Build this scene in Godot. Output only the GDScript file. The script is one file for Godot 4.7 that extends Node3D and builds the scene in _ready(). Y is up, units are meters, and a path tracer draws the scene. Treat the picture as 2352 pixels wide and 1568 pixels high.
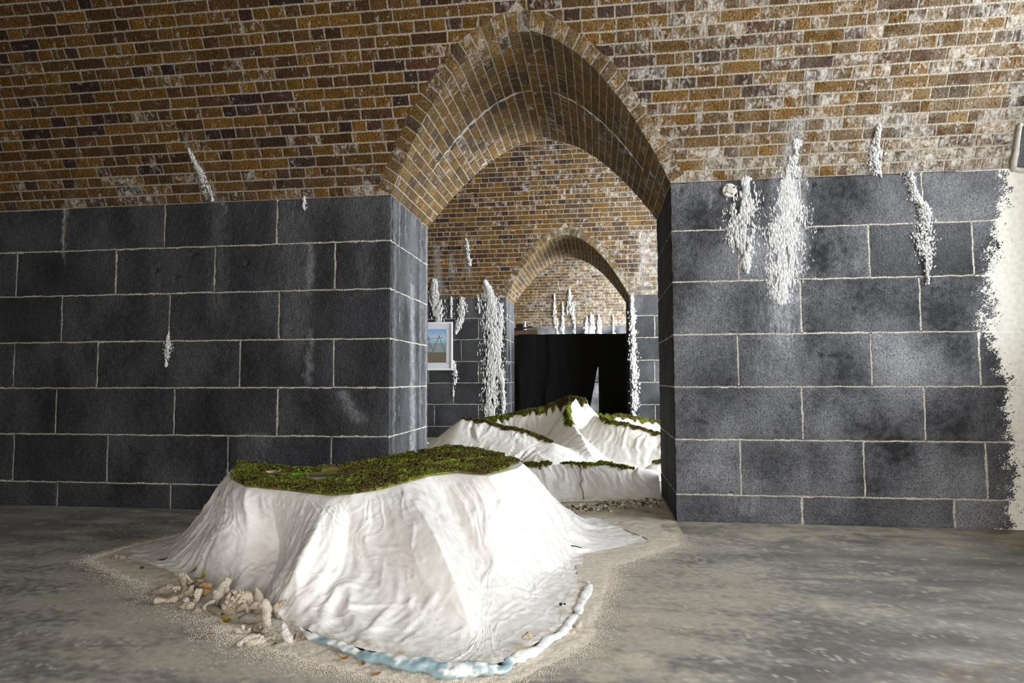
extends Node3D
# A vaulted brick and stone casemate: pointed archway between rooms, draped plaster-cloth mounds with moss on the floor.

const T0 := 0.43          # lean of the vault at its springing
const RV := 25.0          # radius of its lower, nearly straight part
const SPRING := 2.3       # top of the stone courses
const AW := 1.0           # half width of the arches
const AB := 0.917         # rise of the arches
const AE := 1.9
const THICK := 1.033      # thickness of the walls at the stone
const Z2 := -5.97         # face of the middle wall
const Z3 := -11.95        # face of the rear wall
const XL := -4.7
const XR := 3.45
const SEND := 3.86        # length of the vault from springing to crown

var joints := PackedFloat32Array([2.3, 1.964, 1.612, 1.25, 0.897, 0.544, 0.181, 0.0])
var n_fine := FastNoiseLite.new()
var n_mid := FastNoiseLite.new()
var n_big := FastNoiseLite.new()
var n_ridge := FastNoiseLite.new()
var n_cell := FastNoiseLite.new()
var rng := RandomNumberGenerator.new()
var prof := PackedVector2Array()
var prof_len := 0.0
var M := {}
var taken := {}
var cam_pos := Vector3(0.482, 0.952, 4.468)
var cam_basis := Basis.from_euler(Vector3(0.0589, 0.1318, -0.00346))


# ------------------------------------------------------------------ mesh buffers
class Buf:
	var v := PackedVector3Array()
	var n := PackedVector3Array()
	var c := PackedColorArray()
	var idx := PackedInt32Array()

	func add(p: Vector3, nn: Vector3, col: Color) -> int:
		v.append(p)
		n.append(nn)
		c.append(col)
		return v.size() - 1

	func tri(a: int, b: int, d: int) -> void:
		var f := (v[d] - v[a]).cross(v[b] - v[a])
		if f.dot(n[a] + n[b] + n[d]) >= 0.0:
			idx.append(a); idx.append(b); idx.append(d)
		else:
			idx.append(a); idx.append(d); idx.append(b)

	func quad(a: int, b: int, d: int, e: int) -> void:
		tri(a, b, d)
		tri(a, d, e)

	func mesh() -> ArrayMesh:
		var a := []
		a.resize(Mesh.ARRAY_MAX)
		a[Mesh.ARRAY_VERTEX] = v
		a[Mesh.ARRAY_NORMAL] = n
		a[Mesh.ARRAY_COLOR] = c
		a[Mesh.ARRAY_INDEX] = idx
		var m := ArrayMesh.new()
		m.add_surface_from_arrays(Mesh.PRIMITIVE_TRIANGLES, a)
		return m


# P: (nu x nv) points, row by row (u runs fastest). toward: a point or direction the normals must face.
func grid(b: Buf, nu: int, nv: int, P: PackedVector3Array, C: PackedColorArray, flip := false, closed := false, skip := PackedByteArray()) -> void:
	var base := b.v.size()
	for j in nv:
		var j0 := maxi(j - 1, 0)
		var j1 := mini(j + 1, nv - 1)
		for i in nu:
			var i0 := (i - 1 + nu) % nu if closed else maxi(i - 1, 0)
			var i1 := (i + 1) % nu if closed else mini(i + 1, nu - 1)
			var nn := (P[j * nu + i1] - P[j * nu + i0]).cross(P[j1 * nu + i] - P[j0 * nu + i])
			nn = nn.normalized() if nn.length_squared() > 1e-20 else Vector3.UP
			b.v.append(P[j * nu + i])
			b.n.append(-nn if flip else nn)
			b.c.append(C[j * nu + i])
	for j in nv - 1:
		for i in (nu if closed else nu - 1):
			if skip.size() and skip[j * nu + i]:
				continue
			var p := base + j * nu + i
			var q := base + j * nu + (i + 1) % nu
			if flip:
				b.idx.append(p); b.idx.append(q); b.idx.append(q + nu)
				b.idx.append(p); b.idx.append(q + nu); b.idx.append(p + nu)
			else:
				b.idx.append(p); b.idx.append(q + nu); b.idx.append(q)
				b.idx.append(p); b.idx.append(p + nu); b.idx.append(q + nu)


func obj(called: String, m: Mesh, mat: Material, parent: Node3D = null) -> MeshInstance3D:
	var o := MeshInstance3D.new()
	o.name = numbered(called, parent)
	o.mesh = m
	o.material_override = null
	for i in m.get_surface_count():
		o.set_surface_override_material(i, mat)
	(parent if parent else self).add_child(o, true)
	return o


func numbered(called: String, parent: Node3D = null) -> String:
	var key := (str(parent.get_instance_id()) if parent else "root") + called
	var k: int = taken.get(key, 0)
	taken[key] = k + 1
	return called if k == 0 else "%s_%03d" % [called, k]


func tag(o: Node3D, label: String, category: String, group := "", kind := "") -> Node3D:
	o.set_meta("label", label)
	o.set_meta("category", category)
	if group != "":
		o.set_meta("group", group)
	if kind != "":
		o.set_meta("kind", kind)
	return o


func thing(called: String, label: String, category: String, at := Vector3.ZERO, group := "", kind := "") -> Node3D:
	var o := Node3D.new()
	o.name = numbered(called)
	add_child(o, true)
	o.position = at
	tag(o, label, category, group, kind)
	return o


func box(b: Buf, lo: Vector3, hi: Vector3, col := Color.WHITE) -> void:
	for ax in 3:
		for s in 2:
			var nn := Vector3.ZERO
			nn[ax] = 1.0 if s == 1 else -1.0
			var u := (ax + 1) % 3
			var w := (ax + 2) % 3
			var ids := []
			for k in [[0, 0], [1, 0], [1, 1], [0, 1]]:
				var p := Vector3.ZERO
				p[ax] = hi[ax] if s == 1 else lo[ax]
				p[u] = hi[u] if k[0] == 1 else lo[u]
				p[w] = hi[w] if k[1] == 1 else lo[w]
				ids.append(b.add(p, nn, col))
			b.quad(ids[0], ids[1], ids[2], ids[3])


# ------------------------------------------------------------------ surfaces
# kind 0: vault face at z0 leaning toward +z, (x, s).  kind 1: arch soffit, (t, z).  kind 2: plane facing +z, (x, y).
# kind 3: plane x = -1 facing +x, (z, y) .  kind 4: plane x = +1 facing -x, (z, y).
func vault_sz(s: float) -> Vector3:   # height, overhang, angle
	var th := T0 + minf(s, 2.0) / RV
	var y := SPRING + RV * (sin(th) - sin(T0))
	var z := RV * (cos(T0) - cos(th))
	if s > 2.0:
		var t2 := th + (s - 2.0) / 1.8
		y += 1.8 * (sin(t2) - sin(th))
		z += 1.8 * (cos(th) - cos(t2))
		th = t2
	return Vector3(y, z, th)


func over(y: float) -> float:
	return vault_sz(maxf(y - SPRING, 0.0) * 1.115).y


func s_of_y(y: float) -> float:
	return RV * (asin(clampf((y - SPRING) / RV + sin(T0), -1.0, 1.0)) - T0)


func arch_x(y: float, grow := 0.0) -> float:   # half width of the opening at a height
	var f := 1.0 - (y - SPRING) / (AB + grow * 1.04)
	return (AW + grow) * pow(f, 1.0 / AE) if f > 0.0 else -1.0


func arch_at(t: float) -> Vector2:
	var k := clampf(t / prof_len, 0.0, 1.0) * (prof.size() - 1)
	var i := mini(int(k), prof.size() - 2)
	return prof[i].lerp(prof[i + 1], k - i)


func make_profile() -> void:
	var raw := PackedVector2Array()
	var acc := PackedFloat32Array()
	var total := 0.0
	for i in 801:
		var a := -cos(PI * i / 800.0)
		var p := Vector2(AW * a, SPRING + AB * (1.0 - pow(absf(a), AE)))
		if i > 0:
			total += p.distance_to(raw[i - 1])
		raw.append(p)
		acc.append(total)
	prof_len = total
	var j := 0
	for i in 401:
		var t := total * i / 400.0
		while j < 799 and acc[j + 1] < t:
			j += 1
		prof.append(raw[j].lerp(raw[j + 1], (t - acc[j]) / maxf(acc[j + 1] - acc[j], 1e-6)))


func surf(kind: int, z0: float, a: float, b: float, d: float) -> Vector3:
	match kind:
		0:
			var w := vault_sz(b)
			return Vector3(a, w.x - sin(w.z) * d, z0 + w.y + cos(w.z) * d)
		1:
			var p := arch_at(a)
			var q := (arch_at(a + 0.01) - arch_at(a - 0.01)).normalized()
			return Vector3(p.x + q.y * d, p.y - q.x * d, z0 + b)
		2:
			return Vector3(a, b, z0 + d)
		3:
			return Vector3(-AW + d, b, z0 + a)
	return Vector3(AW - d, b, z0 + a)


# holes in the lava stone: x, y, half width, half height, depth
var pits := [[-2.86, 1.79, 0.03, 0.018, 0.025], [-2.69, 1.74, 0.04, 0.015, 0.02], [-2.55, 1.91, 0.05, 0.015, 0.02], [-2.11, 1.83, 0.022, 0.022, 0.022], [-2.81, 1.68, 0.02, 0.014, 0.015], [-3.12, 1.88, 0.018, 0.014, 0.015], [-2.97, 1.69, 0.02, 0.014, 0.015], [-3.38, 1.29, 0.03, 0.02, 0.015], [-2.42, 0.82, 0.02, 0.04, 0.008],
	[1.16, 0.655, 0.06, 0.016, 0.025], [1.94, 1.1, 0.02, 0.018, 0.025], [2.02, 1.09, 0.05, 0.014, 0.02], [2.11, 1.085, 0.03, 0.014, 0.018], [2.29, 0.7, 0.016, 0.04, 0.018], [1.75, 0.76, 0.022, 0.012, 0.018], [2.15, 1.41, 0.014, 0.016, 0.015], [1.64, 0.6, 0.02, 0.012, 0.018], [1.37, 1.262, 0.018, 0.014, 0.022], [1.93, 2.25, 0.016, 0.025, 0.016], [1.06, 2.25, 0.016, 0.03, 0.016], [2.6, 1.03, 0.014, 0.016, 0.016], [1.93, 1.0, 0.012, 0.018, 0.015], [1.35, 0.19, 0.018, 0.014, 0.02]]


# a brick or stone: a bilinear patch on a surface, its edges rounded back, with sides going into the mortar
func block(b: Buf, kind: int, z0: float, c00: Vector2, c10: Vector2, c11: Vector2, c01: Vector2, nx: int, ny: int, proud: float, rough: float, col: Callable, deep := 0.03) -> void:
	var P := PackedVector3Array()
	var C := PackedColorArray()
	var mid := surf(kind, z0, (c00.x + c11.x) * 0.5, (c00.y + c11.y) * 0.5, proud)
	for j in ny + 1:
		for i in nx + 1:
			var fu := float(i) / nx
			var fv := float(j) / ny
			var e := c00.lerp(c10, fu).lerp(c01.lerp(c11, fu), fv)
			var rim := i == 0 or j == 0 or i == nx or j == ny
			var p := surf(kind, z0, e.x, e.y, 0.0)
			var d := proud + rough * (n_mid.get_noise_3dv(p * 3.0) + 0.9 * n_fine.get_noise_3dv(p * 2.2))
			if rim:
				d -= 0.002
				e += Vector2(n_fine.get_noise_3dv(p * 1.0), n_fine.get_noise_3dv(p * 1.0 + Vector3(9, 3, 1))) * minf(rough * 1.9, 0.005)
			if kind == 2 and z0 == 0.0:
				for h in pits:
					var o := Vector2((e.x - h[0]) / h[2], (e.y - h[1]) / h[3]).length()
					if o < 1.0:
						d -= h[4] * (1.0 - o * o)
			var q := surf(kind, z0, e.x, e.y, d)
			P.append(q)
			C.append(col.call(q))
	var flip := kind == 1
	var ccw := (c10 - c00).cross(c01 - c00)
	if kind == 3: flip = true
	grid(b, nx + 1, ny + 1, P, C, flip if ccw > 0.0 else not flip)
	# sides
	var ring := PackedInt32Array()
	for i in nx: ring.append(i)
	for j in ny: ring.append(j * (nx + 1) + nx)
	for i in nx: ring.append(ny * (nx + 1) + nx - i)
	for j in ny: ring.append((ny - j) * (nx + 1))
	var first := b.v.size()
	var nrm := (surf(kind, z0, (c00.x + c11.x) * 0.5, (c00.y + c11.y) * 0.5, proud + 0.1) - mid).normalized()
	for r in ring:
		var out := P[r] - mid
		out = (out - nrm * out.dot(nrm)).normalized()
		b.add(P[r], out, C[r])
		b.add(P[r] - nrm * deep, out, C[r])
	var m := ring.size()
	for k in m:
		var p0 := first + k * 2
		var p1 := first + ((k + 1) % m) * 2
		b.quad(p0, p1, p1 + 1, p0 + 1)


# ------------------------------------------------------------------ textures and materials
func noise(kind: int, freq: float, octaves: int, seed_: int, fractal := FastNoiseLite.FRACTAL_FBM) -> FastNoiseLite:
	var n := FastNoiseLite.new()
	n.noise_type = kind
	n.frequency = freq
	n.fractal_type = fractal
	n.fractal_octaves = octaves
	n.seed = seed_
	return n


func ramp_tex(n: FastNoiseLite, stops: Array, size := 512) -> NoiseTexture2D:
	var g := Gradient.new()
	g.offsets = PackedFloat32Array()
	g.colors = PackedColorArray()
	var off := PackedFloat32Array()
	var cols := PackedColorArray()
	for s in stops:
		off.append(s[0])
		cols.append(s[1])
	g.offsets = off
	g.colors = cols
	var t := NoiseTexture2D.new()
	t.width = size
	t.height = size
	t.seamless = true
	t.noise = n
	t.color_ramp = g
	return t


func fleck_tex(n1: FastNoiseLite, n2: FastNoiseLite, lo: float, hi: float, tint: Color, size := 512) -> ImageTexture:
	var a := n1.get_seamless_image(size, size).get_data()
	var b := n2.get_seamless_image(size, size).get_data()
	var out := PackedByteArray()
	out.resize(size * size * 4)
	for i in size * size:
		var k := (a[i] * 0.55 + b[i] * 0.45) / 255.0
		out[i * 4] = int(tint.r * 255)
		out[i * 4 + 1] = int(tint.g * 255)
		out[i * 4 + 2] = int(tint.b * 255)
		out[i * 4 + 3] = int(170.0 * smoothstep(lo, hi, k))
	return ImageTexture.create_from_image(Image.create_from_data(size, size, false, Image.FORMAT_RGBA8, out))


func mat(tex: Texture2D, scale: float, rough: float, bump: Texture2D = null, bump_cm := 0.0, flecks: Texture2D = null, fleck_scale := 1.0) -> StandardMaterial3D:
	var m := StandardMaterial3D.new()
	m.vertex_color_use_as_albedo = true
	m.albedo_texture = tex
	m.roughness = rough
	m.uv1_triplanar = true
	m.uv1_world_triplanar = true
	m.uv1_scale = Vector3.ONE * scale
	m.metallic_specular = 0.3
	if bump:
		m.heightmap_enabled = true
		m.heightmap_texture = bump
		m.heightmap_scale = bump_cm
	if flecks:
		m.detail_enabled = true
		m.detail_albedo = flecks
		m.detail_uv_layer = BaseMaterial3D.DETAIL_UV_2
		m.uv2_triplanar = true
		m.uv2_world_triplanar = true
		m.uv2_scale = Vector3.ONE * fleck_scale
	return m


func hexc(h: String) -> Color:
	return Color(h)


func lin(h: String) -> Color:
	return Color(h).srgb_to_linear()


func make_materials() -> void:
	var S := FastNoiseLite.TYPE_SIMPLEX_SMOOTH
	var grain := ramp_tex(noise(S, 0.045, 5, 11), [[0.0, hexc("8a8a8a")], [0.33, hexc("c4c4c4")], [0.5, hexc("e2e2e2")], [0.75, hexc("f6f6f6")], [1.0, hexc("ffffff")]])
	var pores := ramp_tex(noise(S, 0.06, 4, 12), [[0.0, hexc("202020")], [0.3, hexc("707070")], [0.42, hexc("c0c0c0")], [1.0, hexc("ffffff")]])
	var pit := ramp_tex(noise(S, 0.035, 4, 14), [[0.0, hexc("000000")], [0.35, hexc("606060")], [0.6, hexc("b0b0b0")], [1.0, hexc("ffffff")]])
	var soft := ramp_tex(noise(S, 0.012, 5, 13), [[0.0, hexc("b4b4b4")], [0.5, hexc("e8e8e8")], [1.0, hexc("ffffff")]])
	var weave := ramp_tex(noise(S, 0.02, 4, 15), [[0.0, hexc("e4e3e0")], [0.5, hexc("f6f6f5")], [1.0, hexc("ffffff")]])
	var f1 := noise(S, 0.010, 5, 21)
	var f2 := noise(S, 0.035, 5, 22)
	var white := hexc("cfccc5")
	var none := fleck_tex(f1, f2, 0.64, 0.85, white)
	var some := fleck_tex(f1, f2, 0.50, 0.76, white)
	var lots := fleck_tex(f1, f2, 0.38, 0.68, white)
	M.brick_clean = mat(pores, 2.2, 0.93, pit, 0.35, none, 2.1)
	M.brick_some = mat(pores, 2.2, 0.95, pit, 0.4, some, 2.1)
	M.brick_lots = mat(pores, 2.2, 0.97, pit, 0.5, lots, 2.1)
	M.mortar = mat(grain, 3.0, 0.97, pit, 0.5)
	M.stone = mat(grain, 2.5, 0.8, pit, 0.45)
	M.stone.metallic_specular = 0.4
	M.crust = mat(soft, 4.0, 0.9, pit, 0.3)
	M.cloth = mat(weave, 2.0, 0.85, pit, 0.06)
	M.floor = mat(weave, 3.0, 0.6, soft, 0.02)
	M.floor.metallic_specular = 0.35
	M.sand = mat(grain, 9.0, 0.97, pit, 0.15)
	M.plain = mat(soft, 3.0, 0.7)
	M.coral = mat(grain, 6.0, 0.92, pit, 0.12)
	M.moss = mat(soft, 8.0, 0.95)
	M.moss.backlight_enabled = true
	M.moss.backlight = Color(0.2, 0.25, 0.1)
	M.grain_only = mat(null, 1.0, 0.95)
	M.clean = mat(null, 1.0, 0.55)
	M.curtain = mat(soft, 3.0, 0.95)
	M.lining = mat(pores, 2.2, 0.95)


# ------------------------------------------------------------------ colours of the masonry
func hash1(a: float, b: float, c := 0.0) -> float:
	var h := sin(a * 127.1 + b * 311.7 + c * 74.7) * 43758.5453
	return h - floor(h)


func brick_tint(r: float, r2: float) -> Color:
	var c: Color
	if r < 0.34: c = lin("a57a38")
	elif r < 0.56: c = lin("97713f")
	elif r < 0.72: c = lin("85643a")
	elif r < 0.86: c = lin("7d5b3e")
	elif r < 0.95: c = lin("705248")
	else: c = lin("5c473c")
	return c * (0.78 + 0.5 * r2) * 0.56


# white lime stains: [x at top, x at foot, y top, y foot, half width top, half width foot, strength]
var stains_front := [
	[1.79, 1.70, 2.62, 0.95, 0.07, 0.20, 1.0], [1.80, 1.72, 2.34, 1.5, 0.11, 0.17, 1.6], [1.79, 1.76, 2.36, 1.8, 0.05, 0.08, 1.9], [1.72, 1.62, 2.3, 0.7, 0.10, 0.30, 0.5], [1.5, 1.47, 2.32, 1.72, 0.05, 0.06, 0.6], [1.26, 1.26, 2.3, 2.1, 0.025, 0.02, 0.6],
	[2.55, 2.6, 2.3, 1.7, 0.05, 0.08, 0.5], [-3.65, -3.64, 2.3, 1.85, 0.035, 0.012, 0.8], [-2.5, -2.40, 2.72, 2.3, 0.02, 0.07, 0.6], [-2.35, -2.33, 2.3, 1.3, 0.12, 0.16, 0.22], [-1.75, -1.72, 2.3, 1.0, 0.25, 0.16, 0.28], [-1.62, -1.62, 1.95, 1.55, 0.05, 0.06, 0.6],
	[-1.6, -1.62, 1.3, 0.9, 0.03, 0.05, 0.5], [-2.3, -2.3, 2.3, 2.2, 0.02, 0.015, 0.7], [-1.2, -1.2, 2.3, 1.5, 0.14, 0.12, 0.2], [-1.35, -1.2, 0.85, 0.62, 0.07, 0.12, 0.5], [-2.0, -2.0, 0.54, 0.1, 0.2, 0.2, 0.3], [1.45, 1.5, 0.25, 0.02, 0.25, 0.25, 0.55], [2.9, 2.9, 1.25, 0.3, 0.04, 0.16, 0.25], [2.05, 2.0, 0.17, 0.05, 0.12, 0.2, 0.4], [3.0, 2.95, 2.3, 1.9, 0.1, 0.16, 0.4]]


func stain(x: float, y: float, list: Array) -> float:
	var r := 0.0
	for s in list:
		if y > s[2] + 0.03 or y < s[3] - 0.1:
			continue
		var k := clampf((s[2] - y) / (s[2] - s[3]), 0.0, 1.0)
		var xc: float = lerpf(s[0], s[1], k) + 0.03 * n_mid.get_noise_2d(y * 6.0, s[0] * 50.0)
		var w: float = lerpf(s[4], s[5], k)
		var d := absf(x - xc) / w
		if d > 1.4:
			continue
		var fray := 0.5 + 0.6 * n_fine.get_noise_3d(x * 4.0, y * 1.1, 3.0) + 0.35 * n_mid.get_noise_3d(x * 10.0, y * 2.2, 8.0)
		var end := smoothstep(0.0, 0.35, 1.0 - k + 0.1)
		r = maxf(r, s[6] * end * smoothstep(1.3, 0.2, d) * clampf(fray + 0.35 * (1.0 - d), 0.0, 1.0))
	return r


func lime_edge(y: float) -> float:   # where the whitewash at the right end of the front wall begins
	if y > 1.6:
		return lerpf(2.99, 3.13, clampf((y - 1.6) / 0.7, 0.0, 1.0))
	if y > 1.25:
		return lerpf(2.95, 2.99, (y - 1.25) / 0.35)
	return lerpf(3.08, 2.95, clampf((y - 0.9) / 0.35, 0.0, 1.0))


func stone_col(q: Vector3, tone: float, haze: float, stains: Array, streak_axis: int) -> Color:
	var u := q.x if streak_axis == 0 else q.z
	var m := n_big.get_noise_3dv(q * 1.6)
	var f := n_fine.get_noise_3dv(q * 2.0)
	var c := lin("26272a").lerp(lin("36373b"), clampf(0.5 + 0.7 * m + 0.25 * f, 0.0, 1.0)) * tone
	var h := clampf(haze * (0.75 + 1.5 * n_mid.get_noise_3d(u * 0.8, q.y * 0.55, q.z + 7.0) + 0.45 * f), 0.0, 0.85)
	if n_cell.get_noise_3dv(q * 3.0) > 0.42 + 0.2 * m and f > -0.05:
		h = maxf(h, 0.5)
	h = maxf(h, stain(u, q.y, stains))
	c = c.lerp(lin("a6a8ad"), h)
	return c


# ------------------------------------------------------------------ masonry
func px_area(p: Vector3, area: float) -> float:
	var q := cam_basis.inverse() * (p - cam_pos)
	if q.z > -0.3:
		return 0.0
	var u := 1474.3 * q.x / -q.z
	var w := 1474.3 * q.y / -q.z
	if absf(u) > 1200.0 or absf(w) > 800.0:
		return 0.0
	return area * pow(1474.3 / -q.z, 2.0)


# commits a list of [area, Buf, material]: the 300 largest one by one, the rest as one part per material
func commit(list: Array, called: String, rest_called: String, parent: Node3D) -> void:
	list.sort_custom(func(a, b): return a[0] > b[0])
	var rest := {}
	for i in list.size():
		if i < 300 and list[i][0] > 0.0:
			obj(called, list[i][1].mesh(), list[i][2], parent)
		else:
			if not rest.has(list[i][2]):
				rest[list[i][2]] = Buf.new()
			var r: Buf = rest[list[i][2]]
			var s: Buf = list[i][1]
			var off := r.v.size()
			r.v.append_array(s.v)
			r.n.append_array(s.n)
			r.c.append_array(s.c)
			for k in s.idx:
				r.idx.append(k + off)
	for m in rest:
		obj(rest_called, rest[m].mesh(), m, parent).set_meta("kind", "stuff")


func brick_mat(p: Vector3, more: float) -> Material:
	var r := hash1(p.x * 3.1, p.y * 7.3, p.z) + more + 0.55 * n_big.get_noise_3dv(p * 2.0)
	return M.brick_clean if r < 0.75 else (M.brick_some if r < 1.2 else M.brick_lots)


# courses of English bond on a vault face, cut round the arch, with a ring of cut bricks along its edge
func vault_bricks(z0: float, x0: float, x1: float, courses: int, cell: float, arch: bool, lime_x: float, seed_: int, stains: Array, cut_right := 99.0) -> Array:
	var r := RandomNumberGenerator.new()
	r.seed = seed_
	var out := []
	var g := 0.0058
	for k in courses:
		var s0 := k * 0.075 + g
		var s1 := (k + 1) * 0.075 - g
		var step := 0.112 if k % 2 == 0 else 0.228
		var x := x0 - r.randf() * step
		while x < x1:
			var len := step * r.randf_range(0.9, 1.1)
			if r.randf() < 0.12:
				len = 0.17 if k % 2 == 0 else 0.112
			var a := x + g
			var b := x + len - g
			x += len
			var spans := [[a, a, b, b]]
			if arch:
				var w0 := arch_x(vault_sz(s0).x, 0.10)
				var w1 := arch_x(vault_sz(s1).x, 0.10)
				if w0 > 0.0:
					w1 = maxf(w1, 0.0)
					spans = []
					if a < -w1:   # left of the arch
						var sp := [a, a, minf(b, -w0 - g), minf(b, -w1 - g)]
						if sp[2] > a + 0.015 or sp[3] > a + 0.03:
							sp[2] = maxf(sp[2], a + 0.002)
							sp[3] = maxf(sp[3], a + 0.002)
							spans.append(sp)
					if b > w1:
						var sq := [maxf(a, w0 + g), maxf(a, w1 + g), b, b]
						if sq[0] < b - 0.015 or sq[1] < b - 0.03:
							sq[0] = minf(sq[0], b - 0.002)
							sq[1] = minf(sq[1], b - 0.002)
							spans.append(sq)
			for sp in spans:
				if sp[2] > cut_right and s0 < 0.27 and arch:
					sp[2] = minf(sp[2], cut_right)
					sp[3] = minf(sp[3], cut_right)
					if sp[2] - sp[0] < 0.02:
						continue
				brick(out, 0, z0, Vector2(sp[0], s0), Vector2(sp[2], s0), Vector2(sp[3], s1), Vector2(sp[1], s1), cell, r, lime_x, stains)
	if arch:
		var nr := 38
		for i in nr:
			var ta := prof_len * i / nr
			var tb := prof_len * (i + 1) / nr
			var q := []
			var ring_w := 0.098 + 0.008 * r.randf()
			for e in [[ta, 0.0], [tb, 0.0], [tb, ring_w], [ta, ring_w]]:
				var t: float = e[0] + (0.005 if e[0] == ta else -0.005)
				var p := arch_at(t)
				var d := (arch_at(t + 0.01) - arch_at(t - 0.01)).normalized()
				var o: Vector2 = p + Vector2(-d.y, d.x) * (e[1] + 0.002)
				q.append(Vector2(o.x, maxf(s_of_y(o.y), 0.004)))
			brick(out, 0, z0, q[0], q[1], q[2], q[3], cell, r, lime_x - 0.8, stains, 0.2)
	return out


func brick(out: Array, kind: int, z0: float, c00: Vector2, c10: Vector2, c11: Vector2, c01: Vector2, cell: float, r: RandomNumberGenerator, lime_x: float, stains: Array, pale := 0.0) -> void:
	var p := surf(kind, z0, (c00.x + c11.x) * 0.5, (c00.y + c11.y) * 0.5, 0.0)
	var base := brick_tint(r.randf(), r.randf())
	base = base.lerp(lin("a8966a"), pale)
	var more := clampf((p.x - lime_x) * 0.22, -0.15, 0.65) + (0.35 * smoothstep(2.75, 2.3, p.y) if kind == 0 else 0.0)
	var film := lin("b3a68e")
	var b := Buf.new()
	var w := maxf(c00.distance_to(c10), c01.distance_to(c11))
	var h := maxf(c00.distance_to(c01), c10.distance_to(c11))
	var paint := func(q: Vector3) -> Color:
		var c := base.lerp(film, clampf(0.55 * more * (0.8 + 1.6 * n_mid.get_noise_3dv(q * 2.5)), 0.0, 0.6)) * (1.0 + 0.35 * n_fine.get_noise_3dv(q * 1.5) + 0.25 * n_mid.get_noise_3dv(q * 1.5))
		if stains.size():
			c = c.lerp(lin("c9c8c6"), stain(q.x, q.y, stains))
		c.a = 1.0
		return c
	block(b, kind, z0, c00, c10, c11, c01, maxi(1, roundi(w / cell)), maxi(1, roundi(h / cell)), 0.0045 + r.randf_range(-0.0018, 0.0025), 0.002, paint, 0.02)
	out.append([px_area(p, w * h), b, brick_mat(p, more)])


func soffit_bricks(z0: float, cell: float, seed_: int) -> Array:
	var r := RandomNumberGenerator.new()
	r.seed = seed_
	var out := []
	var nr := 38
	var g := 0.0052
	for i in nr:
		var t0 := prof_len * i / nr
		var t1 := prof_len * (i + 1) / nr
		var y := minf(arch_at(t0).y, arch_at(t1).y)
		var yb := maxf(arch_at(t0).y, arch_at(t1).y)
		var zf0 := over(arch_at(t0).y) - 0.001
		var zf1 := over(arch_at(t1).y) - 0.001
		var zb0 := -THICK - over(arch_at(t0).y)
		var zb1 := -THICK - over(arch_at(t1).y)
		var k := 0.0
		var total := maxf(zf0, zf1) - minf(zb0, zb1)
		var pos := 0.0 if i % 2 == 0 else -0.11
		while pos < total:
			var l := r.randf_range(0.105, 0.12) if r.randf() < 0.55 else r.randf_range(0.2, 0.235)
			if total - pos - l < 0.05:
				l = total - pos + 0.01
			var fa := clampf(pos / total, 0.0, 1.0)
			var fb := clampf((pos + l) / total, 0.0, 1.0)
			pos += l
			if fb - fa < 0.01:
				continue
			var gz := g / total
			var e0 := lerpf(zf0, zb0, fa + (gz if fa > 0 else 0.0))
			var e1 := lerpf(zf1, zb1, fa + (gz if fa > 0 else 0.0))
			var h0 := lerpf(zf0, zb0, fb - (gz if fb < 1 else 0.0))
			var h1 := lerpf(zf1, zb1, fb - (gz if fb < 1 else 0.0))
			brick(out, 1, z0, Vector2(t0 + g, h0), Vector2(t1 - g, h1), Vector2(t1 - g, e1), Vector2(t0 + g, e0), cell, r, 2.0, [], 0.4 if fa == 0.0 else 0.2)
	return out


# mortar behind the bricks: the vault face with the arch left open
func vault_mortar(b: Buf, z0: float, dirz: float, arch: bool, col: Color, s_end: float, x0 := XL, x1 := XR) -> void:
	var rows := 26
	var s_arch := s_of_y(SPRING + AB - 0.0005)
	var parts := [[0.0, s_arch, -1], [0.0, s_arch, 1], [s_arch, s_end, 0]] if arch else [[0.0, s_end, 0]]
	for pt in parts:
		var nx := 40
		var ns := rows if pt[2] != 0 else 24
		var P := PackedVector3Array()
		var C := PackedColorArray()
		for j in ns + 1:
			var f := float(j) / ns
			if pt[2] != 0:
				f = 1.0 - pow(1.0 - f, 1.6)
			var s: float = lerpf(pt[0], pt[1], f)
			var w := vault_sz(s)
			var xa := x0
			var xb := x1
			if pt[2] == -1: xb = -maxf(arch_x(w.x), 0.0)
			if pt[2] == 1: xa = maxf(arch_x(w.x), 0.0)
			for i in nx + 1:
				P.append(Vector3(lerpf(xa, xb, float(i) / nx), w.x, z0 + dirz * w.y))
				C.append(col)
		grid(b, nx + 1, ns + 1, P, C, dirz < 0.0)


func soffit_mortar(b: Buf, z0: float, col: Color) -> void:
	var P := PackedVector3Array()
	var C := PackedColorArray()
	for j in 9:
		for i in 121:
			var p := arch_at(prof_len * i / 120.0)
			var o := over(p.y)
			P.append(Vector3(p.x, p.y, z0 + lerpf(o, -THICK - o, j / 8.0)))
			C.append(col)
	grid(b, 121, 9, P, C, false)


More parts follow.
